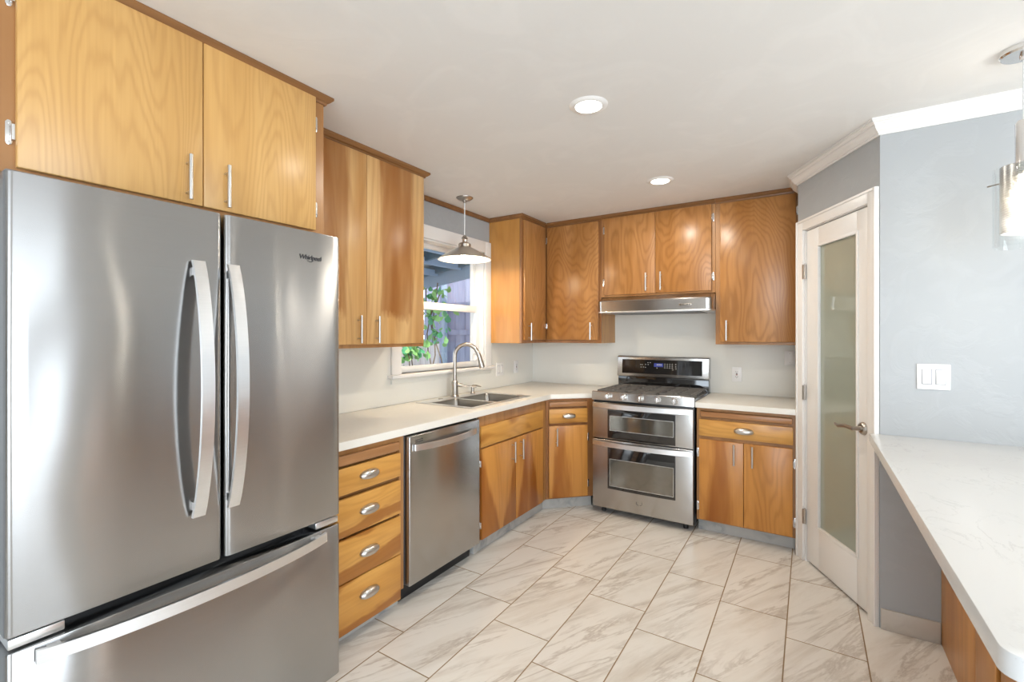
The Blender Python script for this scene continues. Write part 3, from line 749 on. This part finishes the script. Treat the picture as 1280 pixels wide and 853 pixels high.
b = MB(); b.lathe([(0.018, 0), (0.018, 0.003), (0.012, 0.006), (0.001, 0.006)], (0, 0, 0), seg=20)
o = b.build('air_gap_cap', M_['nickel']); o.location = (0.105, -1.50, FZ); tag(o, 'low round nickel hole cover on the sink rim left of the faucet', 'sink hole cover')

# white scallop dish standing on the window sill
b = MB(); b.lathe([(0.001, 0.006), (0.020, 0.008), (0.030, 0.014), (0.034, 0.020), (0.031, 0.020), (0.027, 0.014), (0.018, 0.003), (0.001, 0.0)], (0, 0, 0), 26, 'x')
o = b.build('round_dish', M_['enamel']); o.location = (-0.0575, -0.905, 1.198)
tag(o, 'small round white dish stuck on the lower window pane behind the faucet', 'dish')

# ------------------------------------------------------------------ wall plates
def plate(name, label, cat, loc, rot, w, h, kind):
    t = thing(name, label, cat, loc, rot, 'white wall plates')
    b = MB(); b.box(-w/2, w/2, -0.006, 0, -h/2, h/2, 0.002); b.build('cover_plate', M_['plate'], t)
    if kind == 'switch2':
        for x in (-0.0235, 0.0235):
            b = MB(); b.frame_xz(x-.0175, x+.0175, -.034, .034, 0.002, -0.0068, -0.005); b.build('frame', M_['slot'] if False else M_['grey'], t)
            b = MB(); b.prism([(-0.0105, -.030), (-0.006, -.030), (-0.006, .030), (-0.0075, .030)], x-.0145, x+.0145, 'x', 0.001); b.build('rocker', M_['plate'], t)
    if kind == 'outlet':
        b = MB(); b.box(-.0165, .0165, -0.0085, -.005, -.033, .033, 0.002); f = b.build('receptacle', M_['plate'], t)
        for z in (-.019, .019):
            b = MB(); b.box(-.0075, -.0050, -.0092, -.008, z-.002, z+.007); b.box(.0050, .0075, -.0092, -.008, z-.002, z+.006); b.cyl((0, -.0092, z-.007), (0, -.008, z-.007), .0026, 10); b.build('slots', M_['slot'], f)
        b = MB(); b.box(-.006, .006, -.0098, -.008, .001, .0065, 0.0005); b.build('test_button', M_['slot'], f)
        b = MB(); b.box(-.006, .006, -.0098, -.008, -.0065, -.001, 0.0005); b.build('reset_button', M_['red'], f)
    if kind == 'blank':
        for z in (-h*.3, h*.3):
            b = MB(); b.cyl((0, -.0068, z), (0, -.005, z), .003, 10); b.build('screw', M_['pull'], t)
    return t
plate('light_switch', 'double rocker light switch on the blue wall above the peninsula', 'light switch', (2.822, YB, 1.193), 0, 0.114, 0.114, 'switch2')
plate('wall_switch', 'double switch plate on the backsplash right beside the window sill', 'light switch', (0.0065, -0.594, 1.075), R90, 0.114, 0.118, 'switch2')
plate('wall_outlet', 'outlet plate on the left wall nearest the corner', 'outlet', (0.0065, -0.322, 1.080), R90, 0.072, 0.116, 'outlet')
plate('wall_outlet', 'outlet plate on the back wall right of the range', 'outlet', (1.869, -0.0005, 1.070), 0, 0.070, 0.115, 'outlet')
plate('blank_plate', 'blank cover plate high on the back wall near the pantry door', 'wall plate', (2.229, -0.0005, 1.208), 0, 0.070, 0.110, 'blank')

# ------------------------------------------------------------------ refrigerator (local x = world y)
t = thing('refrigerator', 'stainless french-door refrigerator with a bottom freezer drawer', 'refrigerator', (0, -3.788, 0), R90)
FW = 0.909
b = MB(); b.box(0.004, FW-0.004, -0.700, -0.05, 0.03, 1.755, 0.006); b.build('case', M_['grey'], t)
b = MB(); b.box(0.03, FW-0.03, -0.735, -0.66, 0.012, 0.052, 0.003); b.build('base_grille', M_['black'], t)
def bowed(x0, x1, z0, z1, yb, yf, bulge, r, name, m):
    # door slab: rounded vertical edges, slight outward bow across its width
    pts = []; n = 18
    def f(x): u = (x-x0)/(x1-x0)*2-1; return yf - bulge*(1-u*u)
    pts.append((x0, yb))
    for i in range(7): a = PI/2*i/6; pts.append((x0+r-r*math.cos(a), f(x0+r)+r-r*math.sin(a)))
    for i in range(1, n): x = x0+r+(x1-x0-2*r)*i/n; pts.append((x, f(x)))
    for i in range(7): a = PI/2*(1-i/6); pts.append((x1-r+r*math.cos(a), f(x1-r)+r-r*math.sin(a)))
    pts.append((x1, yb))
    b = MB(); b.prism(pts, z0, z1, 'z', 0.003); return b.build(name, m, t, sharp=30)
YF = -0.795
dl = bowed(0.0, 0.4715, 0.678, 1.764, -0.708, YF, 0.003, 0.016, 'door', M_['fsteel'])
dr2 = bowed(0.4785, FW, 0.678, 1.764, -0.708, YF, 0.003, 0.016, 'door', M_['fsteel'])
fz = bowed(0.0, FW, 0.056, 0.642, -0.708, YF, 0.009, 0.016, 'freezer_drawer', M_['fsteel'])
b = MB(); b.box(0.02, FW-.02, -0.708, -0.698, 0.06, 1.75); b.build('gasket', M_['black'], t)
def bow_handle(p0, p1, width_dir, w, out, parent, th=0.011):
    p0, p1, wd_ = Vector(p0), Vector(p1), Vector(width_dir); n = 24
    b = MB(); rings = []
    for i in range(n+1):
        u = i/n; c = p0.lerp(p1, u); o_ = out*(1-(2*u-1)**2)**0.85
        c = c + Vector((0, -o_ - th, 0))
        q = [c-wd_*w/2+Vector((0, th/2, 0)), c+wd_*w/2+Vector((0, th/2, 0)), c+wd_*w/2-Vector((0, th/2, 0)), c-wd_*w/2-Vector((0, th/2, 0))]
        rings.append([b.bm.verts.new(x) for x in q])
    fs = []
    for r0, r1 in zip(rings, rings[1:]):
        for j in range(4): fs.append(b.bm.faces.new((r0[j], r0[(j+1)%4], r1[(j+1)%4], r1[j])))
    fs += [b.bm.faces.new(rings[0]), b.bm.faces.new(rings[-1][::-1])]
    bmesh.ops.recalc_face_normals(b.bm, faces=fs)
    for i in (1, n-1):
        c = p0.lerp(p1, i/n); h = wd_*w*0.35; k = (p1-p0).normalized()*0.012
        lo, hi = c-h-k, c+h+k
        b.box(min(lo.x, hi.x), max(lo.x, hi.x), c.y-th, c.y+0.006, min(lo.z, hi.z), max(lo.z, hi.z))
    return b.build('handle', M_['bright'], parent, sharp=30)
HB = YF-0.004
bow_handle((0.396, HB, 0.838), (0.396, HB, 1.604), (1,0,0), 0.034, 0.060, dl)
bow_handle((0.496, HB, 0.838), (0.496, HB, 1.604), (1,0,0), 0.034, 0.060, dr2)
bow_handle((0.048, HB-.004, 0.620), (0.831, HB-.004, 0.620), (0,0,1), 0.033, 0.052, fz)
for (x0, x1) in ((0.006, 0.105), (FW-0.105, FW-0.006)):
    b = MB(); b.box(x0, x1, -0.765, -0.62, 1.7555, 1.773, 0.004); b.build('hinge_cover', M_['grey'], t)
    b = MB(); b.box(x0, x1, -0.788, -0.70, 0.648, 0.672, 0.003); b.build('center_hinge', M_['bright'], t)
for x in (0.05, FW-0.05):
    b = MB(); b.cyl((x, -0.62, 0.0005), (x, -0.62, 0.03), 0.02, 14); b.build('foot', M_['black'], t)
def lettering(txt, size, loc, rot, m, parent, name='logo', shear=0.0):
    c = bpy.data.curves.new(name, 'FONT'); c.body = txt; c.size = size; c.extrude = 0.0006; c.align_x = 'CENTER'; c.align_y = 'CENTER'; c.shear = shear; c.space_character = 0.92
    o = bpy.data.objects.new(name, c); COL.objects.link(o); c.materials.append(m); me = bpy.data.meshes.new_from_object(o); bpy.data.objects.remove(o)
    o = bpy.data.objects.new(name, me); COL.objects.link(o)
    o.location = loc; o.rotation_euler = rot; o.parent = parent
    return o
lg = lettering('Whirlpool', 0.0235, (0.776, YF-0.0042, 1.667), (PI/2, 0, 0), M_['ink'], dr2, shear=0.12)
b = MB(); sw = [(0.776+0.018*math.cos(a), YF-0.0046, 1.6665+0.0140*math.sin(a)) for a in [math.radians(d) for d in range(215, 330, 9)]]
b.tube(sw, [0.0003+0.0006*math.sin(PI*i/(len(sw)-1)) for i in range(len(sw))], 6); b.build('logo_swirl', M_['ink'], dr2)

# ------------------------------------------------------------------ dishwasher
t = thing('dishwasher', 'stainless dishwasher between the drawer stack and the sink cabinet', 'dishwasher', (0, -2.356, 0), R90)
DW = 0.630
b = MB(); b.box(0.004, DW-0.012, -0.585, -0.03, 0.10, 0.868, 0.002); b.build('tub', M_['black'], t)
b = MB(); b.box(0.006, DW-.028, -0.560, -0.10, 0.001, 0.10, 0.002); b.build('kick_plate', M_['black'], t)
d = MB(); d.box(0.008, 0.607, -0.640, -0.590, 0.098, 0.864, 0.006, 3); d = d.build('door', M_['steel'], t)
b = MB(); b.box(0.001, 0.007, -0.60, -0.586, 0.10, 0.866); b.build('side_filler', M_['grey'], t)
b = MB(); b.box(0.609, 0.619, -0.612, -0.586, 0.10, 0.868, 0.002); b.build('side_filler', M_['steel'], t)
bow_handle((0.038, -0.640, 0.803), (0.552, -0.640, 0.803), (0,0,1), 0.032, 0.042, d)
for z in (0.838, 0.829):
    b = MB(); b.box(0.052, 0.104, -0.6408, -0.6395, z-.0018, z+.0018); b.build('vent_slot', M_['ink'], d)

# ------------------------------------------------------------------ range
RX0, RW = 0.920, 0.757
t = thing('range', 'stainless double-oven gas range standing against the back wall', 'range', (RX0, 0, 0), 0)
b = MB(); b.box(0.003, RW-0.003, -0.628, -0.012, 0.045, 0.900, 0.003); b.build('body', M_['black'], t)
for (x, y) in ((0.07, -0.58), (RW-.07, -0.58), (0.07, -0.08), (RW-.07, -0.08)):
    b = MB(); b.cyl((x, y, 0.0005), (x, y, 0.046), 0.018, 14); b.build('foot', M_['black'], t)
b = MB(); b.prism([(-0.655, 0.884), (-0.628, 0.872), (-0.02, 0.872), (-0.02, 0.914), (-0.630, 0.918), (-0.640, 0.945), (-0.650, 0.947), (-0.657, 0.940)], 0.0, RW, 'x', 0.002)
b.build('cooktop', M_['steel'], t)
b = MB(); b.box(0.02, RW-.02, -0.615, -0.075, 0.912, 0.922, 0.004); b.build('burner_tray', M_['iron'], t)
for i in range(3):
    b = MB(); x0 = 0.026 + i*0.236; x1 = x0+0.232; y0, y1 = -0.612, -0.085; z0, z1 = 0.938, 0.954
    for (a, c, e_, f_) in ((x0, x1, y0, y0+.014), (x0, x1, y1-.014, y1), (x0, x0+.014, y0, y1), (x1-.014, x1, y0, y1)): b.box(a, c, e_, f_, z0, z1, 0.003, 1)
    for q in (0.2, 0.4, 0.6, 0.8): b.box(x0, x1, y0+(y1-y0)*q-.006, y0+(y1-y0)*q+.006, z0+.002, z1, 0.002, 1)
    b.box((x0+x1)/2-.006, (x0+x1)/2+.006, y0, y1, z0+.002, z1, 0.002, 1)
    for x in (x0+.007, x1-.007):
        for y in (y0+.007, y1-.007, (y0+y1)/2): b.box(x-.006, x+.006, y-.006, y+.006, 0.9215, z0+.004)
    b.build('grate', M_['iron'], t)
for (x, y, r) in ((0.142, -0.48, .045), (0.142, -0.22, .035), (0.378, -0.35, .05), (0.615, -0.48, .05), (0.615, -0.22, .035)):
    b = MB(); b.lathe([(r*1.2, 0.9215), (r*1.2, 0.926), (r, 0.928), (r, 0.935), (r*.8, 0.937), (0.001, 0.937)], (x, y, 0), 24); b.build('burner', M_['iron'], t)
# sloped control strip with knobs
d = MB(); d.prism([(-0.661, 0.880), (-0.657, 0.942), (-0.640, 0.944), (-0.628, 0.880)], -0.001, RW+0.001, 'x', 0.002); cp = d.build('control_panel', M_['steel'], t)
for x in (0.131, 0.258, 0.382, 0.508, 0.628):
    b = MB(); b.lathe([(0.0225, -0.659), (0.0225, -0.664), (0.019, -0.668), (0.0175, -0.688), (0.015, -0.691), (0.001, -0.691)], (x, 0, 0.913), 26, 'y')
    b.box(x-.004, x+.004, -0.698, -0.684, 0.913-.018, 0.913+.018, 0.002); b.build('knob', M_['chrome'], t)
def oven_door(z0, z1, wz0, wz1, iz0, iz1, hz_, iw):
    d = MB(); d.box(0.004, RW-.006, -0.656, -0.629, z0, z1-(0.006 if z0 > .5 else 0), 0.004, 3); d = d.build('oven_door', M_['steel'], t)
    b = MB()
    n = 10; bot = [(0.128+(0.504)*i/n, wz0+0.004*4*((i/n)-0.5)**2) for i in range(n+1)]
    b.prism(bot + [(0.632, wz1), (0.128, wz1)], -0.6585, -0.650, 'y', 0.001)
    g = b.build('window_surround', M_['blackglass'], d)
    b = MB(); b.box(0.147, 0.617, -0.6592, -0.655, iz0, iz1, 0.0005, 1); b.build('window_pane', M_['ovenglass'], g)
    b = MB(); b.frame_xz(0.144, 0.620, iz0-.003, iz1+.003, 0.003, -0.6596, -0.656); b.build('window_trim', M_['bright'], g)
    return d, bow_handle((0.012, -0.657, hz_), (0.746, -0.657, hz_), (0,0,1), 0.034, 0.046, d)
oven_door(0.585, 0.868, 0.590, 0.812, 0.655, 0.763, 0.843, 0)
d2, _ = oven_door(0.053, 0.577, 0.203, 0.521, 0.231, 0.433, 0.552, 0)
b = MB()
for s in (-1, 1):
    arcp = [(0.372+s*(0.004+0.018*math.sin(a)), -0.6568, 0.128-0.014*math.cos(a)*1.0+0.006) for a in [PI*i/10*0.75 for i in range(11)]]
    b.tube(arcp, 0.0011, 6)
b.build('emblem', M_['ink'], d2)
# backguard
b = MB(); b.box(0.004, RW-.004, -0.070, -0.004, 0.900, 1.030, 0.002); b.build('rear_vent', M_['blackglass'], t)
bgd = MB(); bgd.prism([(-0.004, 1.026), (-0.088, 1.024), (-0.092, 1.032), (-0.078, 1.188), (-0.066, 1.198), (-0.004, 1.198)], 0.0, RW, 'x', 0.004); bgd = bgd.build('backguard', M_['steel'], t)
b = MB()
def bgp(x, z, o_=0.0015):
    return (x, -0.092+(z-1.032)/(0.156)*0.014-o_, z)
def bquad(x0, x1, z0, z1, o_, name, m, par):
    b = MB()
    vs = [bgp(x0, z0, o_), bgp(x1, z0, o_), bgp(x1, z1, o_), bgp(x0, z1, o_)]; bk = [bgp(x0, z0, -.002), bgp(x1, z0, -.002), bgp(x1, z1, -.002), bgp(x0, z1, -.002)]
    v, f = b._mk(vs+bk, [(0,1,2,3), (7,6,5,4), (0,4,5,1), (1,5,6,2), (2,6,7,3), (3,7,4,0)]); bmesh.ops.recalc_face_normals(b.bm, faces=f)
    return b.build(name, m, par)
gp = bquad(0.045, RW-.050, 1.050, 1.170, 0.0015, 'control_glass', M_['blackglass'], t)
bquad(0.322, 0.398, 1.112, 1.142, 0.0022, 'display', M_['lcd'], gp)
for k in range(4): bquad(0.345+k*0.011, 0.352+k*0.011, 1.125, 1.135, 0.0026, 'display_digit', M_['icon'], gp)
icons = [(0.208, 1.127), (0.222, 1.127), (0.250, 1.129), (0.272, 1.129), (0.212, 1.106), (0.232, 1.107), (0.250, 1.105), (0.270, 1.146), (0.290, 1.146), (0.347, 1.103)]
icons += [(0.412+0.020*i, 1.137-0.0155*j) for i in range(4) for j in range(3)] + [(0.500, 1.137), (0.500, 1.118), (0.503, 1.101), (0.478, 1.091)]
for (x, z) in icons: bquad(x-.0036, x+.0036, z-.0024, z+.0024, 0.0020, 'keypad_mark', M_['icon'], gp)

# ------------------------------------------------------------------ range hood
t = thing('range_hood', 'slim stainless range hood under the short wall cabinet', 'range hood', (0.874, 0, 0), 0)
HW = 0.888
def hood_outline(inset_y, r=0.05):
    pts = [(0.0, -0.005), (0.0, inset_y+r)]
    pts += [(r-r*math.cos(a), inset_y+r-r*math.sin(a)) for a in [PI/2*i/6 for i in range(1, 7)]]
    pts += [(HW-r+r*math.sin(a), inset_y+r-r*math.cos(a)) for a in [PI/2*i/6 for i in range(0, 7)]]
    pts += [(HW, -0.005)]
    return pts
b = MB()
levels = [(1.572, -0.448, .045), (1.652, -0.456, .045), (1.660, -0.450, .045), (1.697, -0.335, .02)]
rings = [[b.bm.verts.new((p[0], p[1], z)) for p in hood_outline(y, r)] for (z, y, r) in levels]
fs = []
for r0, r1 in zip(rings, rings[1:]):
    k = len(r0)
    for j in range(k): fs.append(b.bm.faces.new((r0[j], r0[(j+1)%k], r1[(j+1)%k], r1[j])))
fs += [b.bm.faces.new(rings[0][::-1]), b.bm.faces.new(rings[-1])]
bmesh.ops.recalc_face_normals(b.bm, faces=fs)
hb = b.build('canopy', M_['steel'], t, sharp=28)
b = MB(); b.prism(hood_outline(-0.452, .045), 1.560, 1.573, 'z', 0.002); b.build('bottom_lip', M_['bright'], t)
b = MB(); b.box(0.10, HW-.10, -0.40, -0.06, 1.556, 1.5605, 0.001); b.build('filter', M_['grey'], t)
b = MB(); b.box(0.655, 0.745, -0.4555, -0.45, 1.601, 1.616, 0.003); cpn = b.build('control_strip', M_['nickel'], t)
for x in (0.670, 0.686, 0.716, 0.732):
    b = MB(); b.cyl((x, -0.458, 1.6085), (x, -0.454, 1.6085), 0.0042, 12); b.build('button', M_['ink'], cpn)

# ------------------------------------------------------------------ lights of the room
def downlight(x, y, label):
    t = thing('recessed_light', label, 'ceiling light', (x, y, CZ), 0, 'recessed ceiling lights')
    b = MB(); b.lathe([(0.055, -0.001), (0.058, -0.008), (0.076, -0.006), (0.085, -0.0005), (0.078, -0.0005)], (0, 0, 0), 40, closed=True); b.build('trim_ring', M_['enamel'], t)
    b = MB(); b.lathe([(0.001, -0.004), (0.057, -0.004), (0.057, -0.0012), (0.001, -0.0012)], (0, 0, 0), 36); b.build('lens', M_['lens'], t)
    l = lamp('downlight', 'AREA', (x, y, CZ-0.012), 9, (1.0, 0.91, 0.78), 0.10, shape='DISK')
downlight(1.533, -2.155, 'recessed ceiling light closer to the refrigerator, the larger of the two')
downlight(1.530, -0.975, 'recessed ceiling light closer to the range, the smaller of the two')

# pendant over the sink
PXs, PYs = 0.215, -1.362
t = thing('pendant_light', 'nickel pendant light with wide shallow shade over the sink', 'pendant light', (PXs, PYs, CZ))
b = MB(); b.lathe([(0.062, -0.0005), (0.060, -0.006), (0.045, -0.016), (0.016, -0.022), (0.008, -0.040), (0.001, -0.041)], seg=32); b.build('ceiling_canopy', M_['nickel'], t)
b = MB(); b.cyl((0, 0, -0.040), (0, 0, -0.290), 0.0038, 10); b.build('cord', M_['cord'], t)
sz = -0.456
b = MB(); b.lathe([(0.001, sz+0.180), (0.008, sz+.178), (0.022, sz+.160), (0.024, sz+.155), (0.018, sz+.150), (0.018, sz+.128), (0.040, sz+.120), (0.046, sz+.112), (0.046, sz+.092), (0.038, sz+.086), (0.001, sz+.086)], seg=32); b.build('socket_cap', M_['nickel'], t)
b = MB(); prof = [(0.040, sz+.092), (0.060, sz+.084), (0.10, sz+.062), (0.15, sz+.034), (0.192, sz+.006), (0.197, sz), (0.194, sz-0.002)]
inn = [(0.190, sz+.002), (0.148, sz+.029), (0.098, sz+.057), (0.058, sz+.079), (0.040, sz+.086)]
b.lathe(prof+[(p[0]+.0005, p[1]+.0025) for p in inn], seg=56, closed=True); sh = b.build('shade', M_['shade'], t)
b = MB(); b.lathe([(p[0], p[1]) for p in inn] + [(p[0]-.002, p[1]-.002) for p in inn[::-1]], seg=56, closed=True); b.build('shade_lining', M_['enamel'], t)
b = MB(); b.lathe([(0.001, sz+.010), (0.018, sz+.013), (0.029, sz+.026), (0.030, sz+.040), (0.022, sz+.058), (0.014, sz+.070), (0.013, sz+.088)], seg=24); b.build('bulb', M_['bulb'], t)
lamp('pendant_glow', 'POINT', (PXs, PYs, CZ+sz+0.006), 15, (1.0, 0.80, 0.52), radius=0.028)

# pendants over the peninsula
def tube_pendant(x, y, label):
    t = thing('glass_pendant', label, 'pendant light', (x, y, CZ), 0, 'glass cylinder pendants over the peninsula')
    b = MB(); b.lathe([(0.063, -0.0005), (0.063, -0.016), (0.058, -0.022), (0.012, -0.024), (0.010, -0.040), (0.001, -0.041)], seg=36); b.build('ceiling_canopy', M_['chrome'], t)
    b = MB(); b.cyl((0, 0, -0.04), (0, 0, -0.255), 0.0035, 10); b.build('cord', M_['cord'], t)
    b = MB(); b.lathe([(0.001, -0.25), (0.016, -0.252), (0.022, -0.262), (0.022, -0.425), (0.028, -0.43), (0.028, -0.446), (0.001, -0.446)], seg=28); b.build('socket', M_['chrome'], t)
    b = MB(); b.lathe([(0.077, -0.415), (0.079, -0.415), (0.079, -0.698), (0.077, -0.698)], seg=44, closed=True); b.build('glass_shade', M_['cglass'], t)
    b = MB(); b.lathe([(0.058, -0.410), (0.060, -0.410), (0.060, -0.648), (0.058, -0.648)], seg=40, closed=True); b.build('inner_shade', M_['mesh'], t)
    b = MB()
    for k in range(3):
        a = PI*0.75 + k*2*PI/3; b.cyl((0.02*math.cos(a), 0.02*math.sin(a), -0.455), (0.106*math.cos(a), 0.106*math.sin(a), -0.455), 0.0028, 8)
    b.build('shade_pins', M_['nickel'], t)
    b = MB(); b.lathe([(0.013, -0.445), (0.016, -0.47), (0.028, -0.50), (0.030, -0.52), (0.022, -0.545), (0.001, -0.552)], seg=22); b.build('bulb', M_['bulb'], t)
    lamp('glass_pendant_glow', 'POINT', (x, y, CZ-0.60), 8, (1.0, 0.94, 0.84), radius=0.03)
tube_pendant(2.990, -1.705, 'chrome and glass cylinder pendant over the far end of the peninsula')
tube_pendant(2.990, -2.830, 'chrome and glass cylinder pendant over the near end of the peninsula')

# ------------------------------------------------------------------ outside the window
b = MB(); b.box(-9, -0.16, -8, 6, -0.25, -0.20); struct(b.build('ground', M_['ground']))
import random
random.seed(4)
def plank_fence(name, label, p0, rot, ln, h, m, bw, rails, posts):
    t = thing(name, label, 'fence', (*p0, -0.2), rot)
    b = MB(); x = 0
    while x < ln:
        w = bw*random.uniform(0.9, 1.05); b.box(x, x+w-0.005, random.uniform(-.004, .004), 0.02, 0.03, h+random.uniform(-.01, .01), 0.002, 1); x += w
    b.build('boards', m, t)
    for z in rails:
        b = MB(); b.box(0, ln, -0.045, -0.006, z, z+0.085, 0.003); b.build('rail', m, t)
    for x in posts:
        b = MB(); b.box(x-.035, x+.035, -0.12, -0.047, 0, h+.05, 0.003); b.build('post', M_['post'], t)
    return t
plank_fence('plank_fence', 'tall dark weathered plank fence with rails, seen through the window', (-3.2, 1.85), 0, 4.6, 3.4, M_['fence'], 0.10, (0.78, 1.58, 2.02, 2.6), (0.52,))
plank_fence('plank_fence', 'low board fence, coloured pale to look sunlit, behind the vine outside', (-2.35, -1.2), R90, 2.42, 1.46, M_['fence2'], 0.11, (0.3, 0.9), ())
t = thing('patio_cover', 'blue-grey patio cover with rafters and corrugated roof outside the window', 'patio cover', (-0.17, 0, 0))
b = MB()
rows = []
for i in range(84):
    y = -4.0 + i*0.065; z = 0.018*(1 if i % 2 else -1)
    rows.append([(0.0, y, 2.78+z), (-3.6, y, 2.30+z)])
b.sheet(rows); b.build('roof_sheet', M_['sheet'], t, sharp=10, solid=0.004)
for y in (-2.9, -2.2, -1.5, -0.8, -0.1, 0.6, 1.3):
    b = MB(); b.prism([(0, 2.62), (0, 2.75), (-3.5, 2.285), (-3.5, 2.155)], y-.02, y+.02, 'y'); b.build('rafter', M_['patio'], t)
for (x, z) in [(-0.5-0.45*i, 2.613-0.06*i) for i in range(7)]:
    b = MB(); b.box(x-.022, x+.022, -4, 1.45, z-.09, z); b.build('purlin', M_['post'], t)
b = MB(); b.box(-3.55, -3.42, -4, 1.45, 2.0, 2.15); b.build('beam', M_['patio'], t)
b = MB(); b.prism([(0, 2.45), (0, 2.75), (-3.5, 2.285), (-3.5, 1.98)], 1.36, 1.42, 'y'); b.build('rafter', M_['post'], t)
t = thing('climbing_vine', 'leafy green vine climbing outside the window by the post', 'vine', (-1.35, -0.55, -0.2))
b = MB(); stems = []
clumps = [(0.0, 0.52, 1.48, 2.12, 0.09), (0.06, 0.60, 1.46, 2.05, 0.09), (-0.06, 0.62, 1.75, 2.2, 0.09), (0.02, 0.12, 1.30, 1.46, 0.08), (-0.04, 0.28, 1.32, 1.48, 0.08)]
for k, (x, y, z0, z1, sp) in enumerate(clumps):
    pts = [(x+0.05*math.sin(i*1.1+k), y+0.05*math.cos(i*.8+k*2), z1*i/11) for i in range(12)]
    b.tube(pts, 0.007, 6); stems.append((x, y, z0, z1, sp))
b.build('stems', M_['stem'], t)
for nm, mm, cnt in (('sunlit_tone_leaves', 'leaf', 105), ('dark_leaves', 'leaf2', 50)):
    b = MB()
    for k in range(cnt):
        (x, y, z0, z1, sp) = random.choice(stems); c = Vector((x+random.gauss(0, .06), y+random.gauss(0, sp), random.uniform(z0, z1)))
        s = random.uniform(0.05, 0.09)
        Rm = Matrix.Rotation(random.uniform(0, 6.28), 3, 'Z') @ Matrix.Rotation(random.gauss(1.1, .5), 3, 'X') @ Matrix.Rotation(random.uniform(-.6, .6), 3, 'Y')
        out = [(0, -.5, 0), (.38, -.35, .05), (.5, .05, .08), (.25, .35, .03), (0, .75, -.05), (-.25, .35, .03), (-.5, .05, .08), (-.38, -.35, .05)]
        vs = [b.bm.verts.new(c + Rm @ (Vector(q)*s)) for q in out]; ce = b.bm.verts.new(c)
        for i in range(8): b.bm.faces.new((ce, vs[i], vs[(i+1) % 8]))
    b.build(nm, M_[mm], t, solid=0.001)
